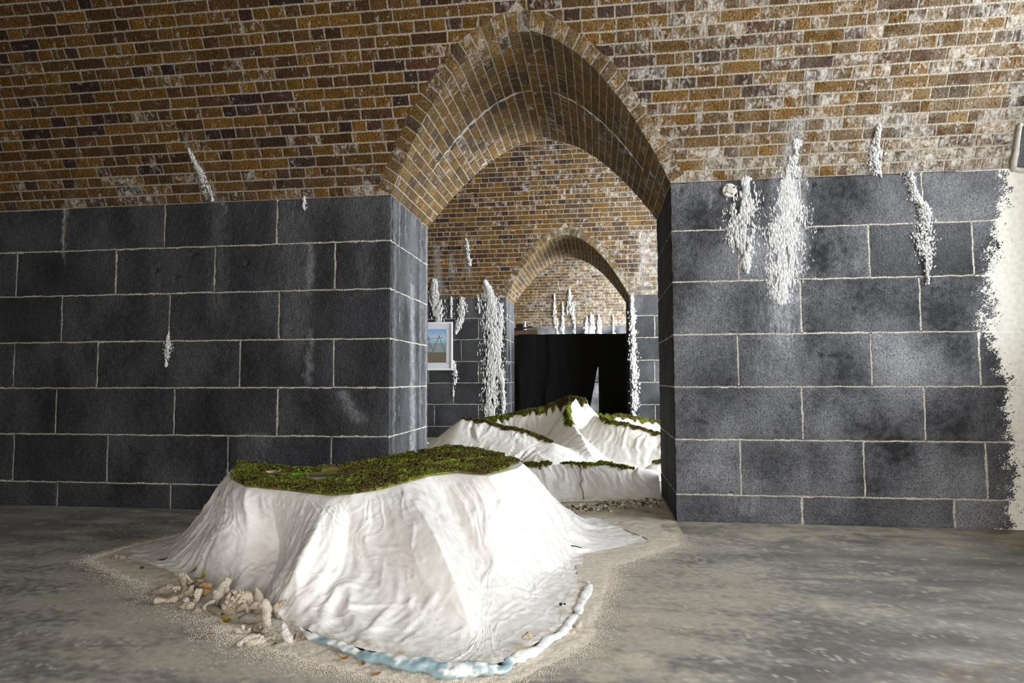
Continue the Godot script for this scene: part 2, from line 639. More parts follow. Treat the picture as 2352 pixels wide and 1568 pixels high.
func stones(parent: Node3D, z0: float, cell: float, left: Array, right: Array, x_left: float, stains: Array, haze_l: float, haze_r: float) -> void:
	var r := RandomNumberGenerator.new()
	r.seed = int(absf(z0) * 10) + 5
	var jb := Buf.new()   # mortar joints, nearly flush with the stones
	var jc := lin("d6cfc0")
	for i in 7:
		for side in 2:
			var xs: Array = [x_left] + left[i] + [-AW] if side == 0 else [AW] + right[i] + [XR]
			for k in range(1, xs.size() - 1):
				box(jb, V(xs[k] - 0.009, joints[i + 1], z0 - 0.03), V(xs[k] + 0.009, joints[i], z0 - 0.0005), jc)
			if i > 0:
				box(jb, V(xs[0], joints[i] - 0.009, z0 - 0.03), V(xs[xs.size() - 1], joints[i] + 0.009, z0 - 0.0005), jc)
			var sx := -AW if side == 0 else AW
			var xa := sx - 0.031 if side == 0 else sx + 0.0005
			var xb := sx - 0.0005 if side == 0 else sx + 0.031
			if i > 0:
				box(jb, V(xa, joints[i] - 0.009, z0 - THICK), V(xb, joints[i] + 0.009, z0 - 0.03), jc)
			for zj in ([-0.86, -0.23] if i % 2 == 0 else [-0.53]):
				box(jb, V(xa, joints[i + 1], z0 + zj - 0.009), V(xb, joints[i], z0 + zj + 0.009), jc)
	obj("mortar_joints", jb.mesh(), M.mortar, parent)
	for i in 7:
		var y1 := joints[i] - 0.005
		var y0 := joints[i + 1] + (0.005 if i < 6 else 0.0)
		for side in 2:
			var xs: Array = [x_left] + left[i] + [-AW] if side == 0 else [AW] + right[i] + [XR - 0.005]
			for k in xs.size() - 1:
				var a: float = xs[k] + (0.006 if k > 0 else 0.0)
				var c: float = xs[k + 1] - (0.006 if k < xs.size() - 2 else 0.0)
				var tone := r.randf_range(0.8, 1.2)
				var haze := haze_l if side == 0 else haze_r
				haze *= r.randf_range(0.5, 1.5)
				var hz := haze
				var paint := func(q: Vector3) -> Color: return stone_col(q, tone, hz, stains, 0)
				var b := Buf.new()
				block(b, 2, z0, Vector2(a, y0), Vector2(c, y0), Vector2(c, y1), Vector2(a, y1), maxi(2, roundi((c - a) / cell)), maxi(2, roundi((y1 - y0) / cell)), 0.0035 + r.randf_range(-0.002, 0.002), 0.0035, paint, 0.03)
				obj("stone_block", b.mesh(), M.stone, parent)
	# the reveals of the opening
	for side in 2:
		for i in 7:
			var y1 := joints[i] - 0.005
			var y0 := joints[i + 1] + (0.005 if i < 6 else 0.0)
			var zs := [-THICK, -0.86, -0.23, -0.03] if i % 2 == 0 else [-THICK, -0.53, -0.03]
			for k in zs.size() - 1:
				var a: float = zs[k] + (0.006 if k > 0 else 0.0)
				var c: float = zs[k + 1] - (0.006 if k < zs.size() - 2 else 0.0)
				var tone := r.randf_range(0.9, 1.2) * (0.85 if side == 0 else 0.4)  # right reveal coloured darker to deepen its shade
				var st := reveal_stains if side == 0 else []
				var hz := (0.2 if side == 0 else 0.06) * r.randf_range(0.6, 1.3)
				var zz := z0
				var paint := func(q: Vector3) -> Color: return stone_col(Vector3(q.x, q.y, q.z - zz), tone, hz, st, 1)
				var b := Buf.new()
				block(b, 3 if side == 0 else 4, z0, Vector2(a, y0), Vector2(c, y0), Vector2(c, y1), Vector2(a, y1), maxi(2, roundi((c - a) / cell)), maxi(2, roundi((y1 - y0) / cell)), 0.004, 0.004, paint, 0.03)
				obj("reveal_block", b.mesh(), M.stone, parent)

var reveal_stains := [[-0.2, -0.2, 2.3, 1.75, 0.015, 0.008, 0.9], [-0.35, -0.36, 2.3, 2.0, 0.02, 0.01, 0.8], [-0.62, -0.62, 2.3, 2.1, 0.012, 0.008, 0.8], [-0.55, -0.6, 1.7, 0.05, 0.09, 0.14, 0.85], [-0.78, -0.8, 2.3, 0.3, 0.03, 0.05, 0.5], [-0.98, -0.98, 2.3, 0.05, 0.05, 0.06, 0.6], [-0.1, -0.1, 2.3, 0.05, 0.05, 0.04, 0.45]]


# a coat of white lime plaster over the right end of the front wall, thinning out into the rough stone at its ragged edge
func plaster_coat(parent: Node3D) -> void:
	var P := PackedVector3Array()
	var C := PackedColorArray()
	var nx := 122
	var ny := 460
	for j in ny:
		var y := SPRING * j / (ny - 1.0)
		for i in nx:
			var x := lerpf(2.84, XR, i / (nx - 1.0))
			var q := Vector3(x, y, 0.0)
			var e := (x - lime_edge(y)) / 0.14 + 0.5 + 0.25 * n_mid.get_noise_3d(x * 1.5, y * 1.0, 3.0)
			var z := lerpf(-0.006, 0.0095, smoothstep(-1.6, 1.9, e)) + 0.0012 * n_fine.get_noise_3dv(q * 4.0) + 0.0062 * n_fine.get_noise_3dv(q * 14.0) * smoothstep(2.4, 0.4, e) + 0.0012 * n_fine.get_noise_3dv(q * 9.0)
			for k in range(1, 7):
				z -= 0.004 * smoothstep(0.010, 0.0, absf(y - joints[k] + 0.004 * n_mid.get_noise_1d(x * 3.0)))
			P.append(Vector3(x, y, z))
			C.append(lin("efede5"))
	var b := Buf.new()
	grid(b, nx, ny, P, C, false)
	obj("plaster_coat", b.mesh(), M.cloth, parent).set_meta("label", "whitewash coat with a gritty edge over the right end")


# a lumpy lime deposit grown down a wall face: pts = [x, y, half width]
func crust(parent: Node3D, z0: float, pts: Array, thick: float, lump: float, seed_: int, cell := 0.006, brick_face := false) -> void:
	var length := 0.0
	for k in pts.size() - 1:
		length += Vector2(pts[k][0], pts[k][1]).distance_to(Vector2(pts[k + 1][0], pts[k + 1][1]))
	var wsum := 0.0
	for p in pts:
		wsum += p[2]
	var size := cell * 1.5
	var count := mini(4200, int(length * 2.0 * wsum / pts.size() / (size * size) * 1.7))
	var r := RandomNumberGenerator.new()
	r.seed = seed_ + 400
	var b := Buf.new()
	for m in count:
		var f := r.randf() * (pts.size() - 1)
		var k := mini(int(f), pts.size() - 2)
		var t := f - k
		var xc: float = lerpf(pts[k][0], pts[k + 1][0], t)
		var y: float = lerpf(pts[k][1], pts[k + 1][1], t)
		var w: float = lerpf(pts[k][2], pts[k + 1][2], t)
		var u := clampf(r.randfn(0.0, 0.58), -1.5, 1.5)
		var x := xc + u * w * (1.0 + 0.5 * n_mid.get_noise_3d(signf(u) * 5.0 + seed_, y * 5.0, 1.0))
		if n_mid.get_noise_3d(x * 9.0, y * 2.4, seed_) > 0.35 - 0.25 * absf(u):
			continue
		var core := clampf(1.0 - u * u * 0.8, 0.15, 1.0)
		var rr := size * r.randf_range(0.45, 1.15) * lerpf(0.5, 1.0, core)
		var zz := z0 + 0.003 + thick * core * r.randf_range(0.1, 0.75)
		if brick_face and y > SPRING:
			zz += over(y)
		ball(b, Vector3(x, y, zz), Vector3(rr * r.randf_range(0.7, 1.0), rr * lerpf(2.6, 1.1, lump), minf(rr * 0.8, thick * 0.7 + 0.003)), lin("e8e8e6") * r.randf_range(0.85, 1.05), 0.3, 7, 5)
	obj("lime_crust", b.mesh(), M.crust, parent).set_meta("label", "lumpy white lime deposit run down the wall")


# ------------------------------------------------------------------ tubes and small things
func tube(b: Buf, pts: Array, radii: Array, seg: int, col: Color, bump := 0.0, squash := 1.0, coarse := 1.0) -> void:
	var P := PackedVector3Array()
	var C := PackedColorArray()
	var path := []
	var n := pts.size()
	for k in n:
		path.append([pts[k], radii[k]])
	# rounded ends
	var d0: Vector3 = (pts[0] - pts[1]).normalized()
	var d1: Vector3 = (pts[n - 1] - pts[n - 2]).normalized()
	var full := [[pts[0] + d0 * radii[0], radii[0] * 0.02], [pts[0] + d0 * radii[0] * 0.75, radii[0] * 0.62]]
	full += path
	full += [[pts[n - 1] + d1 * radii[n - 1] * 0.75, radii[n - 1] * 0.62], [pts[n - 1] + d1 * radii[n - 1], radii[n - 1] * 0.02]]
	var ref := Vector3.UP if absf(d1.y) < 0.8 else Vector3.RIGHT
	for k in full.size():
		var a: Vector3 = full[maxi(k - 1, 0)][0]
		var c: Vector3 = full[mini(k + 1, full.size() - 1)][0]
		var dirv := (c - a).normalized()
		var sx := dirv.cross(ref).normalized()
		var sy := sx.cross(dirv).normalized()
		for i in seg:
			var an := TAU * i / seg
			var rr: float = full[k][1]
			var o: Vector3 = full[k][0] + sx * cos(an) * rr + sy * sin(an) * rr * squash
			if bump > 0.0:
				var nn := (sx * cos(an) + sy * sin(an))
				o += nn * bump * (n_fine.get_noise_3dv(o * 6.0 * coarse) + 0.7 * n_mid.get_noise_3dv(o * 14.0 * coarse))
			P.append(o)
			C.append(col * (1.0 + 0.25 * n_fine.get_noise_3dv(o * 9.0)))
	grid(b, seg, full.size(), P, C, true, true)


func ball(b: Buf, at: Vector3, r: Vector3, col: Color, bump := 0.0, nu := 12, nv := 8) -> void:
	var P := PackedVector3Array()
	var C := PackedColorArray()
	for j in nv + 1:
		var th := PI * j / nv
		for i in nu:
			var ph := TAU * i / nu
			var d := Vector3(sin(th) * cos(ph), cos(th), sin(th) * sin(ph))
			var k := 1.0 + bump * (n_fine.get_noise_3dv(d * 2.0 / 8.0 + at * 20.0) + 0.8 * n_mid.get_noise_3dv(d * 0.4 + at * 30.0))
			P.append(at + d * r * k)
			C.append(col * (1.0 + 0.2 * n_fine.get_noise_3dv((at + d * r) * 9.0)))
	grid(b, nu, nv + 1, P, C, false, true)


func leaf(called: String, label: String, at: Vector3, length: float, yaw: float, pitch: float, roll: float, curl: float, col: Color, group := "fallen leaves on the sand") -> void:
	var b := Buf.new()
	var P := PackedVector3Array()
	var C := PackedColorArray()
	for layer in 2:
		P.clear()
		C.clear()
		for j in 13:
			var f := j / 12.0
			var w := length * 0.26 * pow(sin(PI * pow(f, 0.8)), 0.8) + 0.0004
			for i in 7:
				var u := i / 3.0 - 1.0
				var y := curl * length * (pow(f - 0.5, 2.0) * 1.6 + u * u * 0.18) + 0.0006 * layer
				P.append(Vector3(u * w, y, (f - 0.5) * length))
				C.append(col * (0.8 + 0.25 * absf(u) + 0.25 * n_fine.get_noise_3d(u, f * 2.0, length * 90.0)))
		grid(b, 7, 13, P, C, layer == 1)
	var t := thing(called, label, "leaf", at, group)
	t.rotation = Vector3(pitch, yaw, roll)
	obj("blade", b.mesh(), M.plain, t)
	var s := Buf.new()
	tube(s, [Vector3(0, curl * length * 0.4 + 0.0012, -length * 0.72), Vector3(0, curl * length * 0.1 + 0.0012, -length * 0.25), Vector3(0, 0.0012, 0.0), Vector3(0, curl * length * 0.2 + 0.0012, length * 0.35)], [0.0009, 0.0011, 0.0009, 0.0004], 6, col * 0.7)
	obj("stem", s.mesh(), M.plain, t)


# ------------------------------------------------------------------ draped mounds
func V(x: float, y: float, z: float) -> Vector3:
	return Vector3(x, y, z)


func cr(a: Vector3, b: Vector3, c: Vector3, d: Vector3, t: float, tight := 0.78) -> Vector3:
	return b.cubic_interpolate(c, a, d, t).lerp(b.lerp(c, t), tight)


var spokes := []
var spoke_pos := PackedFloat32Array()

func set_spokes() -> void:
	# rim of the flat top, half-way down, foot, hem on the floor, edge of the sand
	spokes = [
		[V(-1.65, 0.46, 0.84), V(-1.70, 0.28, 1.03), V(-1.88, 0.06, 1.06), V(-2.11, 0.01, 1.10), V(-2.2, 0, 1.02)],
		[V(-1.53, 0.45, 1.08), V(-1.60, 0.20, 1.24), V(-1.74, 0.03, 1.36), V(-2.05, 0.005, 1.30), V(-2.22, 0, 1.33)],
		[V(-1.44, 0.43, 1.26), V(-1.33, 0.25, 1.53), V(-1.40, 0.03, 1.57), V(-1.43, 0.005, 1.59), V(-1.62, 0, 1.70)],
		[V(-1.27, 0.42, 1.42), V(-1.17, 0.20, 1.57), V(-1.15, 0.03, 1.74), V(-1.15, 0.005, 1.77), V(-1.25, 0, 1.95)],
		[V(-1.11, 0.415, 1.45), V(-1.03, 0.14, 1.53), V(-0.94, 0.02, 1.82), V(-0.91, 0.005, 1.91), V(-1.0, 0, 2.1)],
		[V(-0.77, 0.41, 1.56), V(-0.74, 0.25, 1.84), V(-0.80, 0.05, 1.97), V(-0.75, 0.01, 2.03), V(-0.82, 0, 2.22)],
		[V(-0.66, 0.42, 1.57), V(-0.61, 0.17, 1.77), V(-0.57, 0.05, 2.00), V(-0.54, 0.02, 2.17), V(-0.6, 0, 2.34)],
		[V(-0.57, 0.43, 1.52), V(-0.41, 0.20, 1.79), V(-0.31, 0.05, 2.02), V(-0.28, 0.03, 2.32), V(-0.3, 0, 2.43)],
		[V(-0.46, 0.45, 1.45), V(-0.20, 0.31, 1.81), V(0.01, 0.05, 2.11), V(-0.02, 0.03, 2.38), V(-0.02, 0, 2.48)],
		[V(-0.36, 0.465, 1.28), V(-0.09, 0.17, 1.58), V(0.06, 0.03, 1.97), V(0.16, 0.03, 2.35), V(0.2, 0, 2.44)],
		[V(-0.22, 0.475, 1.25), V(0.0, 0.20, 1.54), V(0.16, 0.04, 1.73), V(0.34, 0.02, 1.99), V(0.46, 0, 2.1)],
		[V(-0.06, 0.475, 1.30), V(0.10, 0.22, 1.36), V(0.20, 0.03, 1.42), V(0.42, 0.01, 1.49), V(0.53, 0, 1.5)],
		[V(0.07, 0.50, 1.20), V(0.19, 0.20, 1.02), V(0.29, 0.02, 1.08), V(0.40, 0.005, 1.02), V(0.56, 0, 1.18)],
		[V(0.09, 0.51, 1.08), V(0.27, 0.20, 0.72), V(0.42, 0.03, 0.65), V(0.81, 0.005, 0.58), V(0.97, 0, 0.62)],
		[V(0.03, 0.52, 0.98), V(0.17, 0.20, 0.30), V(0.37, 0.03, 0.15), V(0.55, 0.005, 0.03), V(0.93, 0, 0.02)],
		[V(-0.24, 0.52, 0.60), V(-0.15, 0.25, 0.22), V(-0.02, 0.05, -0.02), V(0.0, 0.01, -0.15), V(0.1, 0, -0.25)],
		[V(-0.46, 0.52, 0.45), V(-0.58, 0.25, 0.25), V(-0.66, 0.04, 0.12), V(-0.7, 0.01, 0.06), V(-0.72, 0, 0.04)],
		[V(-0.64, 0.50, 0.68), V(-0.90, 0.25, 0.45), V(-1.1, 0.03, 0.25), V(-1.2, 0.01, 0.18), V(-1.25, 0, 0.1)],
		[V(-0.91, 0.47, 0.96), V(-1.2, 0.25, 0.68), V(-1.5, 0.03, 0.48), V(-1.6, 0.01, 0.42), V(-1.68, 0, 0.35)],
		[V(-1.15, 0.45, 1.05), V(-1.45, 0.25, 0.78), V(-1.8, 0.03, 0.62), V(-1.9, 0.01, 0.58), V(-1.98, 0, 0.5)]]
	var acc := 0.0
	for k in spokes.size() + 1:
		spoke_pos.append(acc)
		var a = spokes[k % spokes.size()]
		var b = spokes[(k + 1) % spokes.size()]
		acc += maxf(a[1].distance_to(b[1]), 0.5 * a[3].distance_to(b[3])) + 0.05


func spoke(u: float, level: int) -> Vector3:   # u in 0..1 round the mound
	var n := spokes.size()
	var q := fposmod(u, 1.0) * spoke_pos[n]
	var k := 0
	while k < n - 1 and spoke_pos[k + 1] <= q:
		k += 1
	var t := (q - spoke_pos[k]) / (spoke_pos[k + 1] - spoke_pos[k])
	return cr(spokes[(k - 1 + n) % n][level], spokes[k][level], spokes[(k + 1) % n][level], spokes[(k + 2) % n][level], t)


func spine(p: Vector3) -> Vector3:
	var A := V(-1.36, 0.445, 1.17)
	var B := V(-0.95, 0.43, 1.28)
	var C := V(-0.28, 0.495, 1.0)
	var best := A
	for seg in [[A, B], [B, C]]:
		var q := Geometry3D.get_closest_point_to_segment(p, seg[0], seg[1])
		if q.distance_to(p) < best.distance_to(p):
			best = q
	return best


func top_at(u: float, r: float) -> Vector3:
	var rim := spoke(u, 0)
	var p := spine(rim).lerp(rim, r)
	p.y += 0.016 * n_mid.get_noise_3dv(p * 1.2) * (1.0 - r * r)
	return p


func crease(a: float, b: float, k: float) -> float:   # sharp ridged folds, -0.5..0.5
	return 0.5 - absf(n_ridge.get_noise_3d(a, b, k))


func cloth_col(p: Vector3, dirt: float) -> Color:
	var c := lin("ebe9e6")
	var d := clampf(dirt * (0.5 + 1.6 * n_mid.get_noise_3dv(p * 5.0) + 1.0 * n_fine.get_noise_3dv(p * 5.0)), 0.0, 0.9)
	c = c.lerp(lin("c3b59c"), d)
	if n_cell.get_noise_3dv(p * 7.0) > 0.62 and n_mid.get_noise_3dv(p * 3.0) > 0.1:
		c = c.lerp(lin("4a3f33"), 0.6 * clampf(dirt * 4.0, 0.1, 1.0))
	return c


func front_mound() -> void:
	var t := thing("draped_mound", "large white plaster-stiffened cloth mound with moss top in front of the archway", "mound")
	var nu := 760
	var nv := 132
	var P := PackedVector3Array()
	var C := PackedColorArray()
	P.resize(nu * nv)
	C.resize(nu * nv)
	for i in nu:
		var u := float(i) / nu
		var a := spoke(u, 0)
		var b := spoke(u, 1)
		var c := spoke(u, 2)
		var d := spoke(u, 3)
		var pre := a + (spine(a) - a).normalized() * 0.15 + Vector3(0, 0.0, 0)
		var aft := d + (d - c).normalized() * 0.1
		for j in nv:
			var f := float(j) / (nv - 1) * 3.0
			var k := mini(int(f), 2)
			var s := f - k
			var p: Vector3
			match k:
				0: p = cr(pre, a, b, c, s, 0.15)
				1: p = cr(a, b, c, d, s, 0.15)
				2: p = cr(b, c, d, aft, s, 0.1)
			P[j * nu + i] = p
	# creases, pushed out along the normals
	var Q := P.duplicate()
	for j in range(1, nv):
		var f := float(j) / (nv - 1)
		for i in nu:
			var n := (P[j * nu + (i + 1) % nu] - P[j * nu + (i - 1 + nu) % nu]).cross(P[mini(j + 1, nv - 1) * nu + i] - P[(j - 1) * nu + i])
			n = n.normalized() * -1.0
			if n.y < 0.0 and f > 0.5: n = -n
			var p := P[j * nu + i]
			var rim := P[i]
			# folds run down from the rim: coordinates along the rim and down the slope
			var along := spoke_len(i, nu)
			var warp := 0.12 * n_mid.get_noise_3dv(p * 0.7)
			var fold := crease(along * 5.5 + warp * 5.0, f * 0.9, 1.0) * 0.055 + crease(along * 12.0 + f * 2.0 + warp * 9.0, f * 1.4, 5.0) * 0.014
			var thin := smoothstep(0.10, 0.0, absf(n_ridge.get_noise_3d(along * 6.0 + f * 1.5 + warp * 14.0, f * 1.1 + 3.0, 12.0))) * 0.005 + smoothstep(0.08, 0.0, absf(n_ridge.get_noise_3d(along * 4.0 - f * 4.0 + warp * 10.0, f * 5.0, 17.0))) * 0.0035
			var cross := crease(p.x * 9.0 + p.y * 7.0 + 20.0 * warp, p.z * 4.0, 9.0) * 0.009
			var crumple := 0.004 * n_mid.get_noise_3dv(p * 3.0) + 0.0016 * n_fine.get_noise_3dv(p * 2.0)
			var amt := smoothstep(0.0, 0.12, f) * (1.0 - 0.45 * smoothstep(0.6, 0.9, f))
			var here := 0.12 + 0.88 * smoothstep(-0.25, 0.35, n_big.get_noise_3dv(p * 1.3 + Vector3(4, 0, 0)))
			var disp := amt * here * (fold + cross - 0.02) + amt * thin + crumple
			var q := p + n * disp
			q.y = maxf(q.y, 0.004 + 0.004 * n_mid.get_noise_3dv(p * 6.0))
			Q[j * nu + i] = q
	for j in nv:
		var f := float(j) / (nv - 1)
		for i in nu:
			C[j * nu + i] = cloth_col(Q[j * nu + i], 0.03 + 0.8 * smoothstep(0.84, 1.0, f) + 0.3 * smoothstep(0.05, 0.0, f))
	var b := Buf.new()
	grid(b, nu, nv, Q, C, true, true)
	# the top under the moss
	var tu := 240
	var tr := 22
	var TP := PackedVector3Array()
	var TC := PackedColorArray()
	for j in tr:
		for i in tu:
			TP.append(top_at(float(i) / tu, float(j) / (tr - 1)))
			TC.append(lin("e6e4e0"))
	grid(b, tu, tr, TP, TC, true, true)
	obj("drape", b.mesh(), M.cloth, t)
	# rolled hem of the plastic sheet under the cloth, showing blue in places
	var hem := Buf.new()
	var pts := []
	var rad := []
	for k in 160:
		var u := lerpf(spoke_pos[5] + 0.12, spoke_pos[11] + 0.05, k / 159.0) / spoke_pos[spokes.size()]
		var p := spoke(u, 3)
		var o := Vector3(p.x + 0.55, 0, p.z - 1.4).normalized()
		p += o * (0.012 + 0.018 * n_mid.get_noise_1d(k * 0.022))
		p.y = 0.020 + 0.010 * n_mid.get_noise_1d(k * 0.02 + 40.0)
		pts.append(p)
		rad.append(0.019 + 0.006 * n_mid.get_noise_1d(k * 0.02 + 90.0) + 0.016 * smoothstep(30.0, 60.0, k) * smoothstep(105.0, 80.0, k) - 0.013 * (1.0 - smoothstep(0.0, 12.0, minf(k, 159 - k))))
	tube(hem, pts, rad, 18, Color.WHITE, 0.009, 0.62, 0.33)
	for k in hem.c.size():
		var p := hem.v[k]
		var m := n_mid.get_noise_3d(p.x * 2.2, p.y * 9.0, p.z * 2.2) + 0.5 * n_fine.get_noise_3dv(p * 2.0)
		var along := smoothstep(-0.75, -0.3, p.x) * smoothstep(0.35, 0.15, p.x)
		hem.c[k] = lin("e4e5e3").lerp(lin("84a2aa"), clampf(smoothstep(-0.1, 0.16, m + 0.75 * along - 0.32 - maxf(p.y - 0.012, 0.0) * 16.0), 0.0, 0.92))
	var h := obj("plastic_hem", hem.mesh(), M.cloth, t)
	h.set_meta("label", "rolled blue and white plastic sheet hem")


var along_cache := PackedFloat32Array()

func spoke_len(i: int, nu: int) -> float:   # metres along the middle of the slope
	if along_cache.size() != nu:
		along_cache.resize(nu)
		var acc := 0.0
		var last := spoke(0.0, 1)
		for k in nu:
			var p := spoke(float(k) / nu, 1)
			acc += p.distance_to(last)
			last = p
			along_cache[k] = acc
	return along_cache[i]


func tuft_mesh() -> ArrayMesh:
	var b := Buf.new()
	var r := RandomNumberGenerator.new()
	r.seed = 77
	for k in 7:
		var a := TAU * k / 7.0 + r.randf()
		var lean := Vector3(cos(a), 0, sin(a)) * r.randf_range(0.3, 0.9)
		var side := Vector3(-sin(a), 0, cos(a)) * 0.16
		var top := Vector3(0, r.randf_range(0.6, 1.0), 0) + lean * 0.7
		var base := lean * 0.15
		var n := (lean.normalized() * 0.4 + Vector3.UP).normalized()
		var i0 := b.add(base - side, n, Color.WHITE)
		var i1 := b.add(base + side, n, Color.WHITE)
		var i2 := b.add(base * 0.5 + top * 0.6 + side * 0.8, n, Color.WHITE)
		var i3 := b.add(base * 0.5 + top * 0.6 - side * 0.8, n, Color.WHITE)
		var i4 := b.add(top, n, Color.WHITE)
		b.quad(i0, i1, i2, i3)
		b.tri(i3, i2, i4)
	return b.mesh()


var tuft: ArrayMesh

func scatter(parent: Node3D, called: String, mesh: Mesh, mt: Material, at: Array, xf: Array, cols: Array) -> void:
	var mm := MultiMesh.new()
	mm.transform_format = MultiMesh.TRANSFORM_3D
	mm.use_colors = true
	mm.mesh = mesh
	mm.instance_count = at.size()
	for i in at.size():
		mm.set_instance_transform(i, Transform3D(xf[i], at[i]))
		mm.set_instance_color(i, cols[i])
	for i in mesh.get_surface_count():
		mesh.surface_set_material(i, mt)
	var o := MultiMeshInstance3D.new()
	o.name = numbered(called, parent)
	o.multimesh = mm
	o.material_override = mt
	o.set_meta("kind", "stuff")
	parent.add_child(o, true)


func moss_col(p: Vector3, brown: float, r: RandomNumberGenerator) -> Color:
	var k := n_mid.get_noise_3dv(p * 4.0) + 0.8 * n_big.get_noise_3dv(p * 2.5)
	var g := lin("7c8730").lerp(lin("a9b64a"), clampf(0.4 + k, 0.0, 1.0))
	var d := lin("5e5433").lerp(lin("8a7248"), r.randf())
	var c := g.lerp(d, clampf(brown + 1.3 * n_mid.get_noise_3dv(p * 2.6 + Vector3(9, 9, 9)) + r.randf_range(-0.25, 0.25), 0.0, 1.0))
	return c * r.randf_range(1.0, 2.0)


func tuft_basis(r: RandomNumberGenerator, h: float) -> Basis:
	return Basis(Vector3.UP, r.randf() * TAU).rotated(Vector3.RIGHT, r.randf_range(-0.4, 0.4)).scaled(Vector3(h * r.randf_range(0.9, 1.5), h * r.randf_range(0.5, 1.2), h * r.randf_range(0.9, 1.5)))


func front_moss() -> void:
	var t := thing("moss_mat", "broad mat of green and brown moss covering the flat top of the front mound", "moss", Vector3.ZERO, "", "stuff")
	var r := RandomNumberGenerator.new()
	r.seed = 5
	var hole := func(p: Vector3) -> bool:
		var back := smoothstep(1.5, 0.6, p.z)
		return n_mid.get_noise_3d(p.x * 5.0, 0.0, p.z * 9.0) + 0.35 * n_fine.get_noise_3dv(p * 4.0) > 0.33 - 0.13 * back
	var nu := 360
	var nr := 48
	var P := PackedVector3Array()
	var C := PackedColorArray()
	var skip := PackedByteArray()
	for j in nr:
		for i in nu:
			var u := float(i) / nu
			var reach := moss_reach(u)
			var f := float(j) / (nr - 1)
			var p := top_at(u, f * reach)
			var bare: bool = hole.call(p)
			var h := 0.014 + 0.007 * n_mid.get_noise_3dv(p * 5.0) + 0.005 * n_fine.get_noise_3dv(p * 5.0)
			p.y += 0.003 if j == nr - 1 else (0.004 if bare else h + 0.003)
			P.append(p)
			C.append(moss_col(p, 0.45, r) * 0.6)
			skip.append(1 if bare and j < nr - 2 else 0)
	var b := Buf.new()
	grid(b, nu, nr, P, C, true, true, skip)
	obj("moss_bed", b.mesh(), M.moss, t)
	var at := []
	var xf := []
	var cols := []
	while at.size() < 30000:
		var u := r.randf()
		var f := sqrt(r.randf())
		var p := top_at(u, f * moss_reach(u))
		if r.randf() > spine(spoke(u, 0)).distance_to(spoke(u, 0)) / 0.5 * 0.9 + 0.1 or hole.call(p):
			continue
		p.y += 0.010 + 0.006 * n_mid.get_noise_3dv(p * 5.0)
		at.append(p)
		xf.append(tuft_basis(r, 0.013))
		cols.append(moss_col(p, 0.44 if r.randf() < 0.8 else 0.85, r))
	scatter(t, "moss_tufts", tuft, M.moss, at, xf, cols)


func moss_reach(u: float) -> float:
	var p := spoke(u, 0)
	var pull := 0.16 * smoothstep(-0.55, -0.2, p.x) * smoothstep(1.6, 1.2, p.z) if p.z > 0.9 else 0.0
	return 1.01 - pull * 0.6 + 0.07 * n_mid.get_noise_3dv(p * 3.0) + 0.05 * n_fine.get_noise_3dv(p * 3.0)


# heights of cloth hung over ridge lines: each [width in front, width behind, points (x, z, height)]
var ridges_back := []
var ridges_low := []

func set_ridges() -> void:
	ridges_back = [
		[0.85, 0.45, [V(-1.06, -2.82, 0.50), V(-0.8, -2.8, 0.465), V(-0.57, -2.75, 0.41), V(-0.34, -2.7, 0.375), V(-0.1, -2.6, 0.30), V(0.02, -2.5, 0.26)]],
		[0.6, 0.5, [V(-0.95, -3.4, 0.44), V(-0.56, -3.5, 0.52), V(-0.17, -3.5, 0.60), V(0.04, -3.5, 0.69), V(0.15, -3.45, 0.73), V(0.33, -3.4, 0.705)]],
		[0.52, 0.45, [V(0.22, -3.35, 0.72), V(0.12, -3.1, 0.60), V(0.17, -2.9, 0.47), V(0.3, -2.6, 0.34), V(0.43, -2.3, 0.13)]],
		[0.6, 0.4, [V(0.45, -3.05, 0.54), V(0.61, -2.9, 0.47), V(0.85, -2.8, 0.43), V(1.14, -2.7, 0.35), V(1.6, -2.6, 0.28)]],
		[0.5, 0.5, [V(0.33, -3.4, 0.68), V(0.47, -3.8, 0.51), V(0.79, -3.8, 0.49), V(1.23, -3.8, 0.41), V(1.8, -3.8, 0.3)]],
		[0.3, 0.3, [V(0.5, -2.02, 0.11), V(0.62, -2.0, 0.12)]],
		[0.3, 0.3, [V(1.02, -1.95, 0.13), V(1.3, -1.95, 0.16)]],
		[0.4, 0.4, [V(-1.75, -3.5, 0.22), V(-2.2, -3.6, 0.3)]]]
	ridges_low = [[0.34, 0.55, [V(-0.6, -0.6, 0.27), V(-0.3, -0.75, 0.26), V(0.0, -0.84, 0.25), V(0.25, -0.92, 0.25), V(0.57, -0.97, 0.235), V(0.8, -1.02, 0.21), V(1.1, -1.12, 0.17)]]]


